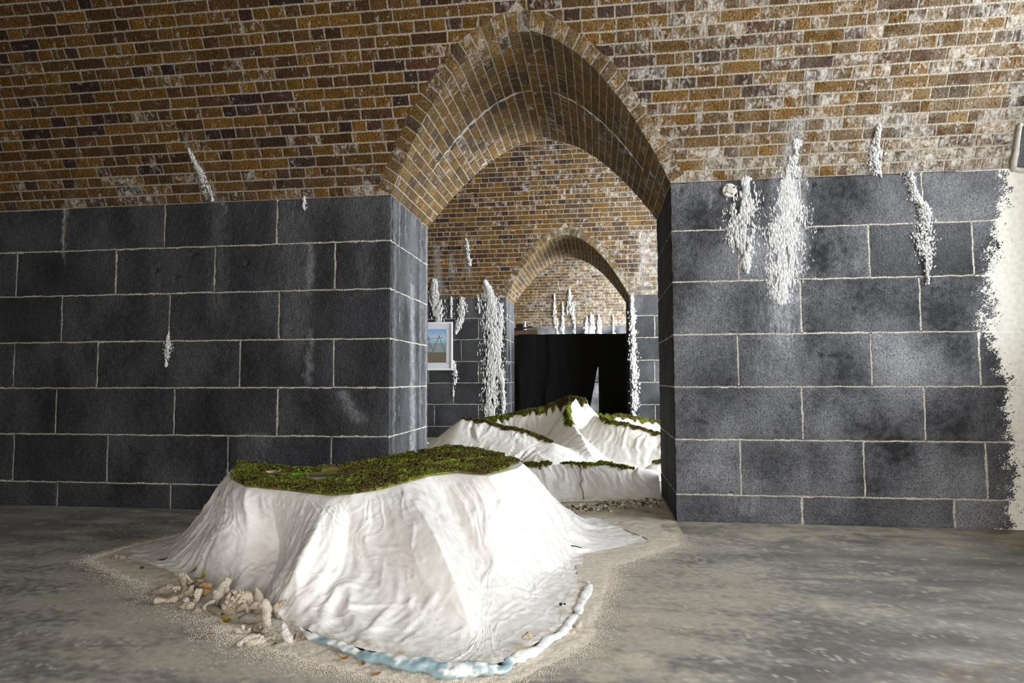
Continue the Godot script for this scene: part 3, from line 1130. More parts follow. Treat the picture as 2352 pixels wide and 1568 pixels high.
func ridge_info(x: float, z: float, list: Array) -> Vector3:   # height, place along the crest, distance from it
	var h := 0.0
	var arc := 0.0
	var away := 0.0
	var number := 0.0
	var p := Vector2(x, z)
	for rd in list:
		var best := 1e9
		var bh := 0.0
		var bz := 0.0
		var ba := 0.0
		var run := 0.0
		number += 7.3
		var pts = rd[2]
		for k in pts.size() - 1:
			var a := Vector2(pts[k].x, pts[k].y)
			var b := Vector2(pts[k + 1].x, pts[k + 1].y)
			var t := clampf((p - a).dot(b - a) / (b - a).length_squared(), 0.0, 1.0)
			var q := a.lerp(b, t)
			var d := q.distance_to(p)
			if d < best:
				best = d
				bh = lerpf(pts[k].z, pts[k + 1].z, t)
				bz = q.y
				ba = run + t * a.distance_to(b)
			run += a.distance_to(b)
		var w: float = rd[0] if z > bz else rd[1]
		var f := clampf(1.0 - best / w, 0.0, 1.0)
		var hh := bh * (0.55 * f * f + 0.45 * smoothstep(0.0, 1.0, f))
		if hh > h:
			arc = ba + number
			away = best
		var k2 := 0.05
		var m := maxf(k2 - absf(h - hh), 0.0) / k2 * smoothstep(0.0, 0.04, minf(h, hh))
		h = maxf(h, hh) + m * m * k2 * 0.25
	return Vector3(h, arc, away)


func ridge_top(x: float, z: float, list: Array) -> float:
	var info := ridge_info(x, z, list)
	var h := info.x
	if h < 0.01:
		return h
	var slope := smoothstep(0.02, 0.12, h)
	var w := 0.10 * n_mid.get_noise_2d(x * 1.2, z * 1.2)
	var a := info.y + w
	var fold := (crease(a * 6.0, info.z * 1.2, 3.0) * 0.045 + crease(a * 17.0, info.z * 2.5, 6.0) * 0.016 - 0.012) * slope
	return h + fold * (0.3 + 0.7 * smoothstep(-0.2, 0.3, n_big.get_noise_2d(x * 3.0, z * 3.0))) + 0.002 * n_mid.get_noise_3d(x * 3.0, z * 3.0, 0.0)


func heightfield(list: Array, x0: float, x1: float, z0: float, z1: float, cell: float, dirt: float) -> Buf:
	var nx := int((x1 - x0) / cell) + 1
	var nz := int((z1 - z0) / cell) + 1
	var P := PackedVector3Array()
	var C := PackedColorArray()
	var skip := PackedByteArray()
	for j in nz:
		for i in nx:
			var x := lerpf(x0, x1, float(i) / (nx - 1))
			var z := lerpf(z0, z1, float(j) / (nz - 1))
			var h := ridge_top(x, z, list)
			P.append(Vector3(x, maxf(h, -0.004), z))
			C.append(cloth_col(Vector3(x, h, z), dirt + 0.5 * smoothstep(0.06, 0.0, h)))
			skip.append(1 if h < 0.004 else 0)
	var b := Buf.new()
	grid(b, nx, nz, P, C, true, false, skip)
	return b


func moss_strip(label: String, path: Array, list: Array, width: float, count: int, brown: float, seed_: int, size := 0.012) -> void:
	var t := thing("moss_strip", label, "moss", Vector3.ZERO, "", "stuff")
	var r := RandomNumberGenerator.new()
	r.seed = seed_
	var nn := 60
	var P := PackedVector3Array()
	var C := PackedColorArray()
	for j in nn + 1:
		var f := float(j) / nn * (path.size() - 1)
		var k := mini(int(f), path.size() - 2)
		var a: Vector2 = path[k].lerp(path[k + 1], f - k)
		var d: Vector2 = (path[k + 1] - path[k]).normalized()
		var side := Vector2(-d.y, d.x)
		var w := width * (0.55 + 0.9 * n_mid.get_noise_1d(j * 0.12 + seed_ * 31.0)) * minf(1.0, minf(j, nn - j) * 0.15 + 0.1)
		w = maxf(w, width * 0.08)
		for i in 9:
			var u := i / 4.0 - 1.0
			var q := a + side * u * w
			var h := ridge_top(q.x, q.y, list) + 0.016 * (1.0 - u * u) + 0.003 + 0.004 * n_fine.get_noise_2d(q.x * 8.0, q.y * 8.0)
			P.append(Vector3(q.x, h, q.y))
			C.append(moss_col(P[P.size() - 1], brown, r) * 0.65)
	var b := Buf.new()
	grid(b, 9, nn + 1, P, C, false)
	for k in b.n.size():
		if b.n[k].y < 0: b.n[k] = -b.n[k]
	obj("moss_bed", b.mesh(), M.moss, t)
	var at := []
	var xf := []
	var cols := []
	for k in count:
		var j := r.randi_range(0, nn - 1)
		var i := r.randi_range(0, 7)
		var p := P[j * 9 + i].lerp(P[(j + 1) * 9 + i + 1], r.randf()).lerp(P[j * 9 + i + 1], r.randf() * 0.5)
		at.append(p)
		xf.append(tuft_basis(r, size))
		cols.append(moss_col(p, brown, r))
	scatter(t, "moss_tufts", tuft, M.moss, at, xf, cols)


func back_mounds() -> void:
	var t := thing("draped_ridge", "tall white cloth landscape of peaks and ridges filling the room beyond the first arch", "mound")
	obj("drape", heightfield(ridges_back, -2.35, 2.1, -4.5, -1.66, 0.0135, 0.03).mesh(), M.cloth, t)
	var a := thing("low_draped_ridge", "low white cloth ridge lying across the floor inside the first archway", "mound")
	obj("drape", heightfield(ridges_low, -0.97, 0.975, -1.64, -0.2, 0.010, 0.06).mesh(), M.cloth, a)
	moss_strip("brown moss strip along the lower left crest of the far cloth ridges", [Vector2(-1.08, -2.83), Vector2(-0.8, -2.8), Vector2(-0.57, -2.75), Vector2(-0.34, -2.7), Vector2(-0.1, -2.6), Vector2(0.0, -2.5)], ridges_back, 0.061, 3600, 0.75, 21)
	moss_strip("olive moss strip climbing the upper left crest toward the peak", [Vector2(-0.95, -3.4), Vector2(-0.56, -3.5), Vector2(-0.17, -3.5), Vector2(0.0, -3.5)], ridges_back, 0.090, 3900, 0.35, 22)
	moss_strip("brown moss cap on the highest peak of the far cloth ridges", [Vector2(-0.02, -3.5), Vector2(0.15, -3.45), Vector2(0.36, -3.38)], ridges_back, 0.108, 2250, 0.8, 23, 0.014)
	moss_strip("green moss tongue hanging down the front spur below the peak", [Vector2(0.16, -3.2), Vector2(0.12, -3.06), Vector2(0.17, -2.9), Vector2(0.2, -2.82)], ridges_back, 0.066, 1950, 0.3, 24, 0.014)
	moss_strip("brown moss strip along the nearer right crest beside the jamb", [Vector2(0.5, -3.0), Vector2(0.61, -2.9), Vector2(0.85, -2.8), Vector2(1.14, -2.7), Vector2(1.35, -2.65)], ridges_back, 0.048, 2250, 0.75, 25)
	moss_strip("olive moss strip along the farther right crest before the dark curtain", [Vector2(0.42, -3.75), Vector2(0.79, -3.8), Vector2(1.23, -3.8), Vector2(1.6, -3.8)], ridges_back, 0.061, 2250, 0.3, 26)
	moss_strip("small moss patch on the little cloth hump below the spur", [Vector2(0.47, -2.03), Vector2(0.62, -2.0)], ridges_back, 0.061, 750, 0.3, 27)
	moss_strip("small dark moss patch on the cloth hump against the right jamb", [Vector2(1.0, -1.95), Vector2(1.2, -1.95)], ridges_back, 0.036, 450, 0.6, 28)
	moss_strip("brown moss fringe at the left of the low ridge in the archway", [Vector2(-0.2, -0.79), Vector2(0.0, -0.84), Vector2(0.1, -0.88)], ridges_low, 0.042, 1050, 0.85, 29)
	moss_strip("dark green moss strip on the middle of the low ridge in the archway", [Vector2(0.17, -0.93), Vector2(0.3, -0.97), Vector2(0.5, -1.0), Vector2(0.78, -1.03)], ridges_low, 0.085, 3600, 0.4, 30)


# ------------------------------------------------------------------ sand, floor, rubble
func sand_at(u: float, f: float) -> Vector3:
	var hem := spoke(u, 3)
	var edge := spoke(u, 4)
	var p := (hem + (hem - edge) * 0.25).lerp(edge, f)
	return p


func sand() -> void:
	var t := thing("sand_spread", "pale coral sand strewn in a band round the foot of the front mound", "sand", Vector3.ZERO, "", "stuff")
	var nu := 900
	var nr := 26
	var P := PackedVector3Array()
	var C := PackedColorArray()
	for j in nr:
		for i in nu:
			var u := float(i) / nu
			var f := float(j) / (nr - 1)
			var p := sand_at(u, f * 1.05)
			var k := 0.5 + 0.5 * n_mid.get_noise_3dv(p * 2.2)
			p.y = 0.011 * (1.0 - f * f) * (0.5 + k) - 0.0012 + 0.004 * n_mid.get_noise_3dv(p * 6.0) + 0.0035 * n_fine.get_noise_3dv(p * 6.0) - 0.004 * smoothstep(0.6, 1.0, f)
			P.append(p)
			C.append(lin("f0e8da").lerp(lin("d8ccb8"), clampf(0.5 + n_fine.get_noise_3dv(p * 6.0), 0.0, 1.0)))
	var b := Buf.new()
	grid(b, nu, nr, P, C, true, true)
	for k in b.n.size():
		if b.n[k].y < 0: b.n[k] = -b.n[k]
	obj("sand_bed", b.mesh(), M.sand, t)
	var g := Buf.new()
	ball(g, Vector3.ZERO, Vector3.ONE, Color.WHITE, 0.0, 5, 3)
	var r := RandomNumberGenerator.new()
	r.seed = 9
	var at := []
	var xf := []
	var cols := []
	while at.size() < 60000:
		var u := r.randf()
		var f := r.randf()
		f = lerpf(f, 1.0, 0.45) + absf(r.randfn(0.0, 0.22)) * (1.0 if r.randf() < 0.5 else 0.0)
		var p := sand_at(u, f)
		if spoke(u, 3).z < 0.35:
			continue
		p += Vector3(r.randfn(0, 0.015), 0, r.randfn(0, 0.015))
		p.y = 0.001 + 0.003 * r.randf() * clampf(1.2 - f, 0.0, 1.0)
		at.append(p)
		xf.append(Basis.from_scale(Vector3.ONE * r.randf_range(0.0006, 0.0014)))
		cols.append(lin("e6dccb") * r.randf_range(0.7, 1.05))
	scatter(t, "sand_grains", g.mesh(), M.grain_only, at, xf, cols)


func rubble() -> void:
	var t := thing("rubble", "loose plaster crumbs and leaf litter beside the right jamb of the archway", "rubble", Vector3.ZERO, "", "stuff")
	var r := RandomNumberGenerator.new()
	r.seed = 31
	var g := Buf.new()
	ball(g, Vector3.ZERO, Vector3(1, 0.6, 0.8), Color.WHITE, 0.35, 7, 5)
	var at := []
	var xf := []
	var cols := []
	while at.size() < 520:
		var x := r.randf_range(0.25, 0.97)
		var z := lerpf(-0.42, -0.86, (x - 0.2) / 0.8) + absf(r.randfn(0.0, 0.13))
		if x > 0.95 and z > 0.0: continue
		var s := r.randf_range(0.003, 0.012) * (1.0 if r.randf() < 0.85 else 1.7)
		at.append(Vector3(x, s * 0.4, z))
		xf.append(Basis(Vector3.UP, r.randf() * TAU).scaled(Vector3.ONE * s))
		cols.append((lin("d6cdbd") if r.randf() < 0.7 else lin("5f4a37")) * r.randf_range(0.6, 1.0))
	scatter(t, "crumbs", g.mesh(), M.grain_only, at, xf, cols)


# dried puddles and plaster scuffs on the concrete: x, z, half width, half depth, strength
var smudges := [[0.59, 2.2, 0.09, 0.07, 0.75], [0.45, 2.14, 0.07, 0.05, 0.6], [0.46, 2.34, 0.07, 0.05, 0.7], [1.44, 1.24, 0.14, 0.03, 0.6], [1.43, 1.56, 0.10, 0.05, 0.6], [1.86, 1.15, 0.12, 0.05, 0.5], [2.0, 1.27, 0.07, 0.03, 0.5], [1.54, 0.34, 0.25, 0.10, 0.6], [2.4, 0.2, 0.3, 0.08, 0.5], [0.70, 1.66, 0.10, 0.02, 0.7], [0.64, 1.82, 0.05, 0.03, 0.7], [-2.85, 0.1, 0.10, 0.04, 0.8], [-2.75, 0.48, 0.09, 0.04, 0.6], [-2.63, 0.88, 0.12, 0.05, 0.6], [-0.5, 2.37, 0.06, 0.03, 0.6]]


func floor_col(x: float, z: float) -> Color:
	var a := n_mid.get_noise_2d(x * 0.55, z * 1.5)
	var b := n_big.get_noise_2d(x * 2.0 + 40.0, z * 2.0)
	var f := n_fine.get_noise_2d(x * 1.6, z * 2.4)
	var c := lin("757370").lerp(lin("98958f"), clampf(0.45 + 0.9 * a + 0.5 * b + 0.12 * f, 0.0, 1.0))
	c = c.lerp(lin("5a5856"), clampf(1.1 * n_mid.get_noise_2d(x * 0.9 + 9.0, z * 2.6) + 0.1 * f - 0.15, 0.0, 0.6))
	# brown damp stains and dust along the right wall
	var dust := smoothstep(0.9, 0.0, z) * smoothstep(0.9, 1.3, x)
	c = c.lerp(lin("b5a894"), clampf(dust * (0.45 + 1.3 * n_mid.get_noise_2d(x * 2.2, z * 3.0) + 0.6 * f), 0.0, 0.85))
	if x > -1.0 and x < 1.0 and z < 0.5:
		c = c.lerp(lin("cfc3ae"), clampf(0.75 + n_mid.get_noise_2d(x * 3.0, z * 3.0), 0.0, 0.95))
	c = c.lerp(lin("6d5f50"), clampf(1.3 * n_mid.get_noise_2d(x * 1.1 + 70.0, z * 1.8 + 3.0) - 0.38, 0.0, 0.5))
	# paint and plaster drops
	if n_mid.get_noise_2d(x * 2.6 + 3.0, z * 3.6) + 0.7 * n_fine.get_noise_2d(x * 3.0, z * 3.0) > 0.62:
		c = c.lerp(lin("c4c1ba"), 0.65)
	if n_fine.get_noise_2d(x * 4.0, z * 4.0) > 0.66:
		c = c.lerp(lin("c8c6c2"), 0.6)
	for sm in smudges:
		var o := Vector2((x - sm[0]) / sm[2], (z - sm[1]) / sm[3]).length() + 0.9 * n_mid.get_noise_2d(x * 3.0, z * 3.0) + 0.5 * f
		if o < 1.0:
			c = c.lerp(lin("bdb3a2"), sm[4] * smoothstep(1.0, 0.5, o))
	if n_cell.get_noise_2d(x * 2.2, z * 2.2) > 0.78 and n_mid.get_noise_2d(x * 0.8 + 5.0, z * 0.8) > -0.05:
		c = c.lerp(lin("d5d3ce"), 0.8)
	# thin film of plaster dust round the mound
	var d := Vector2((x + 0.6) / 1.75, (z - 1.3) / 1.2).length()
	c = c.lerp(lin("bfb6a6"), clampf((1.35 - d) * 1.0 + 0.6 * f + 0.5 * a, 0.0, 0.55))
	return c


func build_floor() -> void:
	var fl := Node3D.new()
	fl.name = "floor"
	add_child(fl, true)
	tag(fl, "grey worn concrete floor with dust and white plaster drops", "floor", "", "structure")
	var b := Buf.new()
	for part in [[XL, XR, -1.3, 0.9, 0.016], [XL, XR, 0.9, 2.7, 0.0125]]:
		var nx := int((part[1] - part[0]) / part[4])
		var nz := int((part[3] - part[2]) / part[4])
		var P := PackedVector3Array()
		var C := PackedColorArray()
		for j in nz + 1:
			for i in nx + 1:
				var x: float = lerpf(part[0], part[1], float(i) / nx)
				var z: float = lerpf(part[2], part[3], float(j) / nz)
				P.append(Vector3(x, 0.0, z))
				C.append(floor_col(x, z))
		grid(b, nx + 1, nz + 1, P, C, true)
	obj("concrete", b.mesh(), M.floor, fl)
	var o := Buf.new()
	for part in [[2.7, 5.6], [-12.6, -1.3]]:
		var P := PackedVector3Array()
		var C := PackedColorArray()
		for j in 61:
			for i in 41:
				var x := lerpf(XL, XR, i / 40.0)
				var z: float = lerpf(part[0], part[1], j / 60.0)
				P.append(Vector3(x, 0.0, z))
				C.append(floor_col(x, maxf(z, 2.0)))
		grid(o, 41, 61, P, C, true)
	box(o, Vector3(XL - 0.5, -0.4, -12.8), Vector3(XR + 1.0, -0.02, 5.8), lin("8a8883"))
	obj("concrete", o.mesh(), M.floor, fl)


# ------------------------------------------------------------------ the building
func shell(called: String, label: String, category: String) -> Node3D:
	return thing(called, label, category, Vector3.ZERO, "", "structure")


func build_masonry() -> void:
	var cream := lin("b9b0a0")
	var pale := lin("d6cfc0")
	# front wall: stone
	var w := shell("wall_front", "front wall of large dark grey stone blocks with pale joints either side of the arch", "wall")
	var core := Buf.new()
	box(core, V(XL, 0, -THICK + 0.012), V(-AW - 0.03, SPRING, -0.028), pale)
	box(core, V(AW + 0.03, 0, -THICK + 0.012), V(XR, SPRING, -0.028), pale)
	obj("mortar", core.mesh(), M.mortar, w)
	stones(w, 0.0, 0.0115,
		[[-3.65, -2.79, -1.88], [-4.05, -3.19, -2.37, -1.42], [-3.64, -2.73, -1.85], [-4.04, -3.32, -2.15, -1.42], [-3.66, -2.67, -1.85], [-4.01, -3.21, -2.23, -1.43], [-3.62, -2.68, -1.8]],
		[[1.85, 2.61], [1.44, 2.27, 2.9], [1.83, 2.57], [1.42, 2.26, 2.91], [1.82, 2.57], [1.42, 2.19, 2.92], [1.8, 2.72]], XL, stains_front, 0.10, 0.34)
	crust(w, 0.0, [[1.5, 2.312, 0.04], [1.495, 2.2, 0.07], [1.48, 2.08, 0.09], [1.455, 1.92, 0.095], [1.475, 1.80, 0.06], [1.49, 1.67, 0.014]], 0.022, 0.35, 1)
	crust(w, 0.0, [[1.795, 2.31, 0.075], [1.775, 2.12, 0.11], [1.745, 1.9, 0.13], [1.72, 1.65, 0.10], [1.70, 1.45, 0.04]], 0.007, 0.15, 9, 0.005)
	crust(w, 0.0, [[2.53, 2.30, 0.03], [2.55, 2.2, 0.022], [2.565, 2.12, 0.04], [2.61, 2.08, 0.03], [2.62, 2.0, 0.06], [2.60, 1.86, 0.085], [2.61, 1.75, 0.055], [2.61, 1.56, 0.012]], 0.035, 1.0, 3)
	crust(w, 0.0, [[-2.73, 1.31, 0.012], [-2.735, 1.19, 0.03], [-2.745, 1.06, 0.01]], 0.014, 0.8, 4)
	crust(w, 0.0, [[-1.66, 2.31, 0.012], [-1.665, 2.25, 0.014], [-1.66, 2.22, 0.006]], 0.03, 0.5, 8)
	plaster_coat(w)
	# round fitting screwed to the stone
	var d := thing("lamp_socket", "small round white lamp socket fixed high on the stone right of the arch", "lamp socket", V(1.385, 2.228, 0.004))
	var pl := Buf.new()
	disc(pl, 0.047, 0.0, 0.026, 0.006, lin("dcd9d0"))
	obj("cover", pl.mesh(), M.plain, d)
	var hub := Buf.new()
	disc(hub, 0.022, 0.026, 0.034, 0.003, lin("c9c5bb"))
	obj("hub", hub.mesh(), M.plain, d)
	for k in 4:
		var s := Buf.new()
		var a := TAU * k / 4.0 + 0.5
		disc(s, 0.0055, 0.0, 0.009, 0.001, lin("5d564d") if k % 2 == 0 else lin("8c8478"))
		obj("screw", s.mesh(), M.plain, d).position = V(cos(a) * 0.033, sin(a) * 0.033, 0.024)
	# front vault: brick
	var v := shell("ceiling", "yellow and brown brick vault leaning out above the front stone wall", "ceiling")
	var mb := Buf.new()
	vault_mortar(mb, 0.0, 1.0, true, cream, 1.83)
	obj("mortar", mb.mesh(), M.mortar, v)
	commit(vault_bricks(0.0, XL, XR - 0.01, 24, 0.019, true, 0.1, 41, stains_front, 3.13), "brick", "brickwork", v)
	crust(v, 0.0, [[2.30, 2.58, 0.02], [2.31, 2.45, 0.045], [2.32, 2.36, 0.05], [2.35, 2.27, 0.025]], 0.02, 0.8, 5, 0.006, true)
	crust(v, 0.0, [[1.80, 2.52, 0.03], [1.79, 2.42, 0.05], [1.785, 2.31, 0.07]], 0.006, 0.3, 6, 0.006, true)
	crust(v, 0.0, [[-2.5, 2.66, 0.014], [-2.46, 2.55, 0.026], [-2.42, 2.42, 0.045], [-2.40, 2.31, 0.02]], 0.008, 1.0, 7, 0.007, true)
	# a dressed stone of the window surround at the right end
	var qb := Buf.new()
	var qr := func(q: Vector3) -> Color: return stone_col(q, 1.2, 0.3, [], 0)
	block(qb, 0, 0.0, Vector2(3.165, 0.012), Vector2(XR - 0.01, 0.012), Vector2(XR - 0.01, 0.265), Vector2(3.145, 0.265), 16, 16, 0.035, 0.004, qr, 0.06)
	obj("quoin_stone", qb.mesh(), M.stone, v)
	var rim := Buf.new()
	var rp := []
	for e in [[3.14, 0.27], [3.143, 0.2], [3.15, 0.12], [3.15, 0.05], [3.16, 0.0], [3.2, -0.008], [3.3, -0.008], [3.4, -0.008]]:
		rp.append(surf(0, 0.0, e[0], maxf(e[1], 0.0), 0.016) + V(0, minf(e[1], 0.0), 0))
	tube(rim, rp, [0.014, 0.016, 0.017, 0.02, 0.019, 0.017, 0.016, 0.016], 12, lin("e8e4d8"), 0.006)
	obj("mortar_rim", rim.mesh(), M.crust, v)
	# arch soffit
	var s1 := shell("trim_1", "brick lining of the nearest pointed archway", "arch")
	var sm := Buf.new()
	soffit_mortar(sm, 0.0, cream)
	obj("mortar", sm.mesh(), M.mortar, s1)
	commit(soffit_bricks(0.0, 0.024, 43), "brick", "brickwork", s1)
	var seam := Buf.new()
	for half in [[0.10, 0.50, 0.010], [0.56, 0.90, 0.007]]:
		var sp := []
		var sr := []
		for k in 40:
			var tt := lerpf(half[0], half[1], k / 39.0) * prof_len
			var q := surf(1, 0.0, tt, -0.42 + 0.02 * n_mid.get_noise_1d(tt * 9.0), 0.006)
			sp.append(q)
			sr.append(maxf(0.002, half[2] * (0.9 + 1.3 * n_mid.get_noise_1d(tt * 7.0 + 30.0)) * smoothstep(0.0, 0.2, minf(k, 39 - k) / 39.0)))
		tube(seam, sp, sr, 8, lin("d8d6d0"), 0.005)
	obj("lime_seam", seam.mesh(), M.crust, s1).set_meta("label", "white lime seam run along a crack in the soffit")

	# middle wall
	var w2 := shell("wall_middle", "second wall of dark stone and brick seen through the first archway", "wall")
	var c2 := Buf.new()
	box(c2, V(XL, 0, Z2 - THICK + 0.012), V(-AW - 0.03, SPRING, Z2 - 0.028), pale)
	box(c2, V(AW + 0.03, 0, Z2 - THICK + 0.012), V(XR, SPRING, Z2 - 0.028), pale)
	vault_mortar(c2, Z2, 1.0, true, cream, 2.9)
	obj("mortar", c2.mesh(), M.mortar, w2)
	stones(w2, Z2, 0.03, [[-3.5, -2.6, -1.7], [-3.0, -2.2, -1.46], [-3.4, -2.4, -1.75], [-3.1, -2.3, -1.46], [-2.7, -1.88], [-3.0, -2.2, -1.46], [-2.6, -1.8]], [[1.9, 2.6], [1.4, 2.2], [1.85, 2.6], [1.39, 2.2], [1.85, 2.6], [1.39, 2.2], [1.9]], XL, [[1.1, 1.1, 2.3, 2.0, 0.2, 0.2, 0.4], [-1.62, -1.62, 2.3, 1.9, 0.2, 0.2, 0.3]], 0.10, 0.14)
	crust(w2, Z2, [[-1.33, 2.56, 0.035], [-1.27, 2.40, 0.075], [-1.25, 2.25, 0.13], [-1.22, 1.9, 0.16], [-1.20, 1.46, 0.16], [-1.24, 0.9, 0.15], [-1.27, 0.3, 0.13]], 0.03, 0.15, 11, 0.010, true)
	crust(w2, Z2, [[-1.09, 2.2, 0.05], [-1.11, 1.6, 0.06], [-1.11, 1.1, 0.06], [-1.05, 0.85, 0.035], [-1.05, 0.4, 0.03]], 0.02, 0.15, 12, 0.010)
	crust(w2, Z2, [[-1.76, 2.32, 0.06], [-1.74, 2.15, 0.09], [-1.75, 2.0, 0.085], [-1.80, 1.85, 0.05], [-1.84, 1.72, 0.025]], 0.025, 0.6, 13, 0.012)
	crust(w2, Z2, [[-2.18, 2.6, 0.05], [-2.2, 2.4, 0.08], [-2.16, 2.15, 0.13], [-2.14, 1.93, 0.07]], 0.025, 0.3, 14, 0.014, true)
	crust(w2, Z2, [[-1.89, 1.26, 0.03], [-1.85, 1.1, 0.045], [-1.855, 0.96, 0.04], [-1.88, 0.8, 0.015], [-1.885, 0.68, 0.01]], 0.016, 0.8, 15, 0.012)
	crust(w2, Z2, [[-1.92, 2.34, 0.02], [-1.925, 2.2, 0.025], [-1.925, 2.0, 0.02]], 0.02, 0.8, 16, 0.012)
	crust(w2, Z2, [[-1.47, 2.36, 0.015], [-1.46, 2.2, 0.02], [-1.445, 2.05, 0.015]], 0.02, 0.8, 17, 0.012)
	crust(w2, Z2, [[-1.58, 3.2, 0.03], [-1.56, 2.95, 0.045], [-1.56, 2.8, 0.03]], 0.01, 0.9, 18, 0.014, true)
	crust(w2, Z2, [[1.045, 2.28, 0.03], [1.05, 1.9, 0.05], [1.06, 1.4, 0.065], [1.08, 0.9, 0.08], [1.06, 0.3, 0.06]], 0.014, 0.9, 19, 0.014)
	var vb2 := vault_bricks(Z2, -3.2, 2.4, 38, 0.05, true, -0.6, 47, [[-2.1, -2.1, 3.1, 2.3, 0.05, 0.1, 0.7], [-1.6, -1.58, 3.2, 2.6, 0.04, 0.06, 0.7], [-1.85, -1.85, 3.0, 2.6, 0.04, 0.06, 0.6], [1.25, 1.22, 3.2, 2.3, 0.08, 0.12, 0.7], [1.45, 1.45, 3.3, 2.3, 0.05, 0.08, 0.5]])
	commit(vb2, "brick", "brickwork", w2)
	var s2 := shell("trim_2", "brick lining of the second archway", "arch")
	var sm2 := Buf.new()
	soffit_mortar(sm2, Z2, cream)
	obj("mortar", sm2.mesh(), M.mortar, s2)
	commit(soffit_bricks(Z2, 0.06, 53), "brick", "brickwork", s2)

	# rear wall
	var w3 := shell("wall_rear", "farthest brick and stone wall with white lime drips above the black curtain", "wall")
	var c3 := Buf.new()
	box(c3, V(XL, 0, Z3 - 0.6), V(XR, SPRING, Z3 - 0.006), cream)
	vault_mortar(c3, Z3, 1.0, false, cream, 1.83)
	obj("mortar", c3.mesh(), M.mortar, w3)
	for i in 7:
		var x := -3.2 - (0.45 if i % 2 == 1 else 0.0)
		while x < 2.6:
			var b3 := Buf.new()
			var tone := rng.randf_range(0.9, 1.3)
			var pc := func(q: Vector3) -> Color: return stone_col(q, tone, 0.6, [], 0)
			block(b3, 2, Z3, Vector2(x + 0.005, joints[i + 1] + 0.005), Vector2(x + 0.895, joints[i + 1] + 0.005), Vector2(x + 0.895, joints[i] - 0.005), Vector2(x + 0.005, joints[i] - 0.005), 9, 4, 0.006, 0.005, pc)
			obj("stone_block", b3.mesh(), M.stone, w3)
			x += 0.9
	commit(vault_bricks(Z3, -3.0, 2.4, 24, 0.12, false, -2.0, 59, []), "brick", "brickwork", w3)
	for k in 22:
		var x := -1.95 + 2.95 * hash1(k, 2.0)
		var yt := 2.42 + 0.2 * hash1(k, 3.0) + (0.75 * hash1(k, 6.0) if k % 4 == 0 else 0.0)
		var yb := 2.05 - 0.2 * hash1(k, 4.0) if k % 4 != 0 else yt - 0.4 - 0.3 * hash1(k, 8.0)
		var ww := 0.03 + 0.09 * hash1(k, 5.0)
		crust(w3, Z3, [[x, yt, 0.01], [x, lerpf(yt, yb, 0.5), ww * 0.7], [x + 0.01, yb, ww]], 0.012, 0.1, 60 + k, 0.02, true)

	# vaults that close the three rooms, and the end walls
	var lining := shell("ceiling_rest", "brick vault of the casemate rooms above and behind the view", "ceiling")
	var lb := Buf.new()
	var tone := lin("6f5733")
	for room in [[0.0, 4.94, true, false], [Z2, -THICK, true, true], [Z3, Z2 - THICK, false, true]]:
		var zc: float = (room[0] + room[1]) * 0.5
		crown(lb, room[0], 1.0, 1.80 if room[0] != Z2 else 2.86, tone, zc)
		crown(lb, room[1], -1.0, 0.0 if not room[3] else 1.83, tone, zc)
		if room[3]:
			vault_mortar(lb, room[1], -1.0, true, tone, 1.83)
	obj("brick_lining", lb.mesh(), M.lining, lining)
	var back := shell("wall_back", "plain stone wall closing the first room behind the viewer", "wall")
	var bb := Buf.new()
	box(bb, V(XL, 0, 4.94), V(-0.5, SPRING + 0.05, 5.6), lin("4c4c4e"))
	box(bb, V(2.3, 0, 4.94), V(XR, SPRING + 0.05, 5.6), lin("4c4c4e"))
	box(bb, V(-0.5, 2.2, 4.94), V(2.3, SPRING + 0.05, 5.6), lin("4c4c4e"))  # opening in the unseen wall fitted to the added fill light
	obj("stone_face", bb.mesh(), M.stone, back)
	var wl := shell("wall_left", "unseen end wall at the left end of the rooms, made white to bounce light", "wall")
	var lb2 := Buf.new()
	box(lb2, V(XL - 0.5, 0, -12.6), V(XL, 5.6, 5.6), lin("c9c4b8"))  # pale wall colour added to bounce fill onto the left of the mound
	obj("stone_face", lb2.mesh(), M.stone, wl)
	var wr := shell("wall_right", "whitewashed end wall with deep window openings at the right", "wall")
	var rb := Buf.new()
	var wash := lin("c9c4b8")
	var zs := [-12.6]
	for o in windows:
		zs.append(o[0])
		zs.append(o[1])
	zs.append(5.6)
	for k in zs.size() / 2:
		box(rb, V(XR, 0, zs[k * 2]), V(XR + 0.9, 5.6, zs[k * 2 + 1]), wash)
	for o in windows:
		box(rb, V(XR, 0, o[0]), V(XR + 0.9, o[2], o[1]), wash)
		box(rb, V(XR, o[3], o[0]), V(XR + 0.9, 5.6, o[1]), wash)
	obj("masonry", rb.mesh(), M.mortar, wr)

# window openings in the right end wall: z from, z to, sill, head
var windows := [[-11.4, -7.6, 0.9, 3.3], [-5.5, -1.15, 0.9, 3.3], [0.55, 4.4, 1.35, 3.5]]


func crown(b: Buf, z0: float, dirz: float, s0: float, col: Color, zc: float) -> void:
	var P := PackedVector3Array()
	var C := PackedColorArray()
	for j in 31:
		var s := lerpf(s0, SEND + 0.2, j / 30.0)
		var w := vault_sz(minf(s, SEND))
		var z := z0 + dirz * w.y
		if (zc - z) * dirz < 0.0 or s > SEND:
			z = zc
		for i in 21:
			P.append(Vector3(lerpf(XL, XR, i / 20.0), w.x, z))
			C.append(col)
	grid(b, 21, 31, P, C, dirz < 0.0)


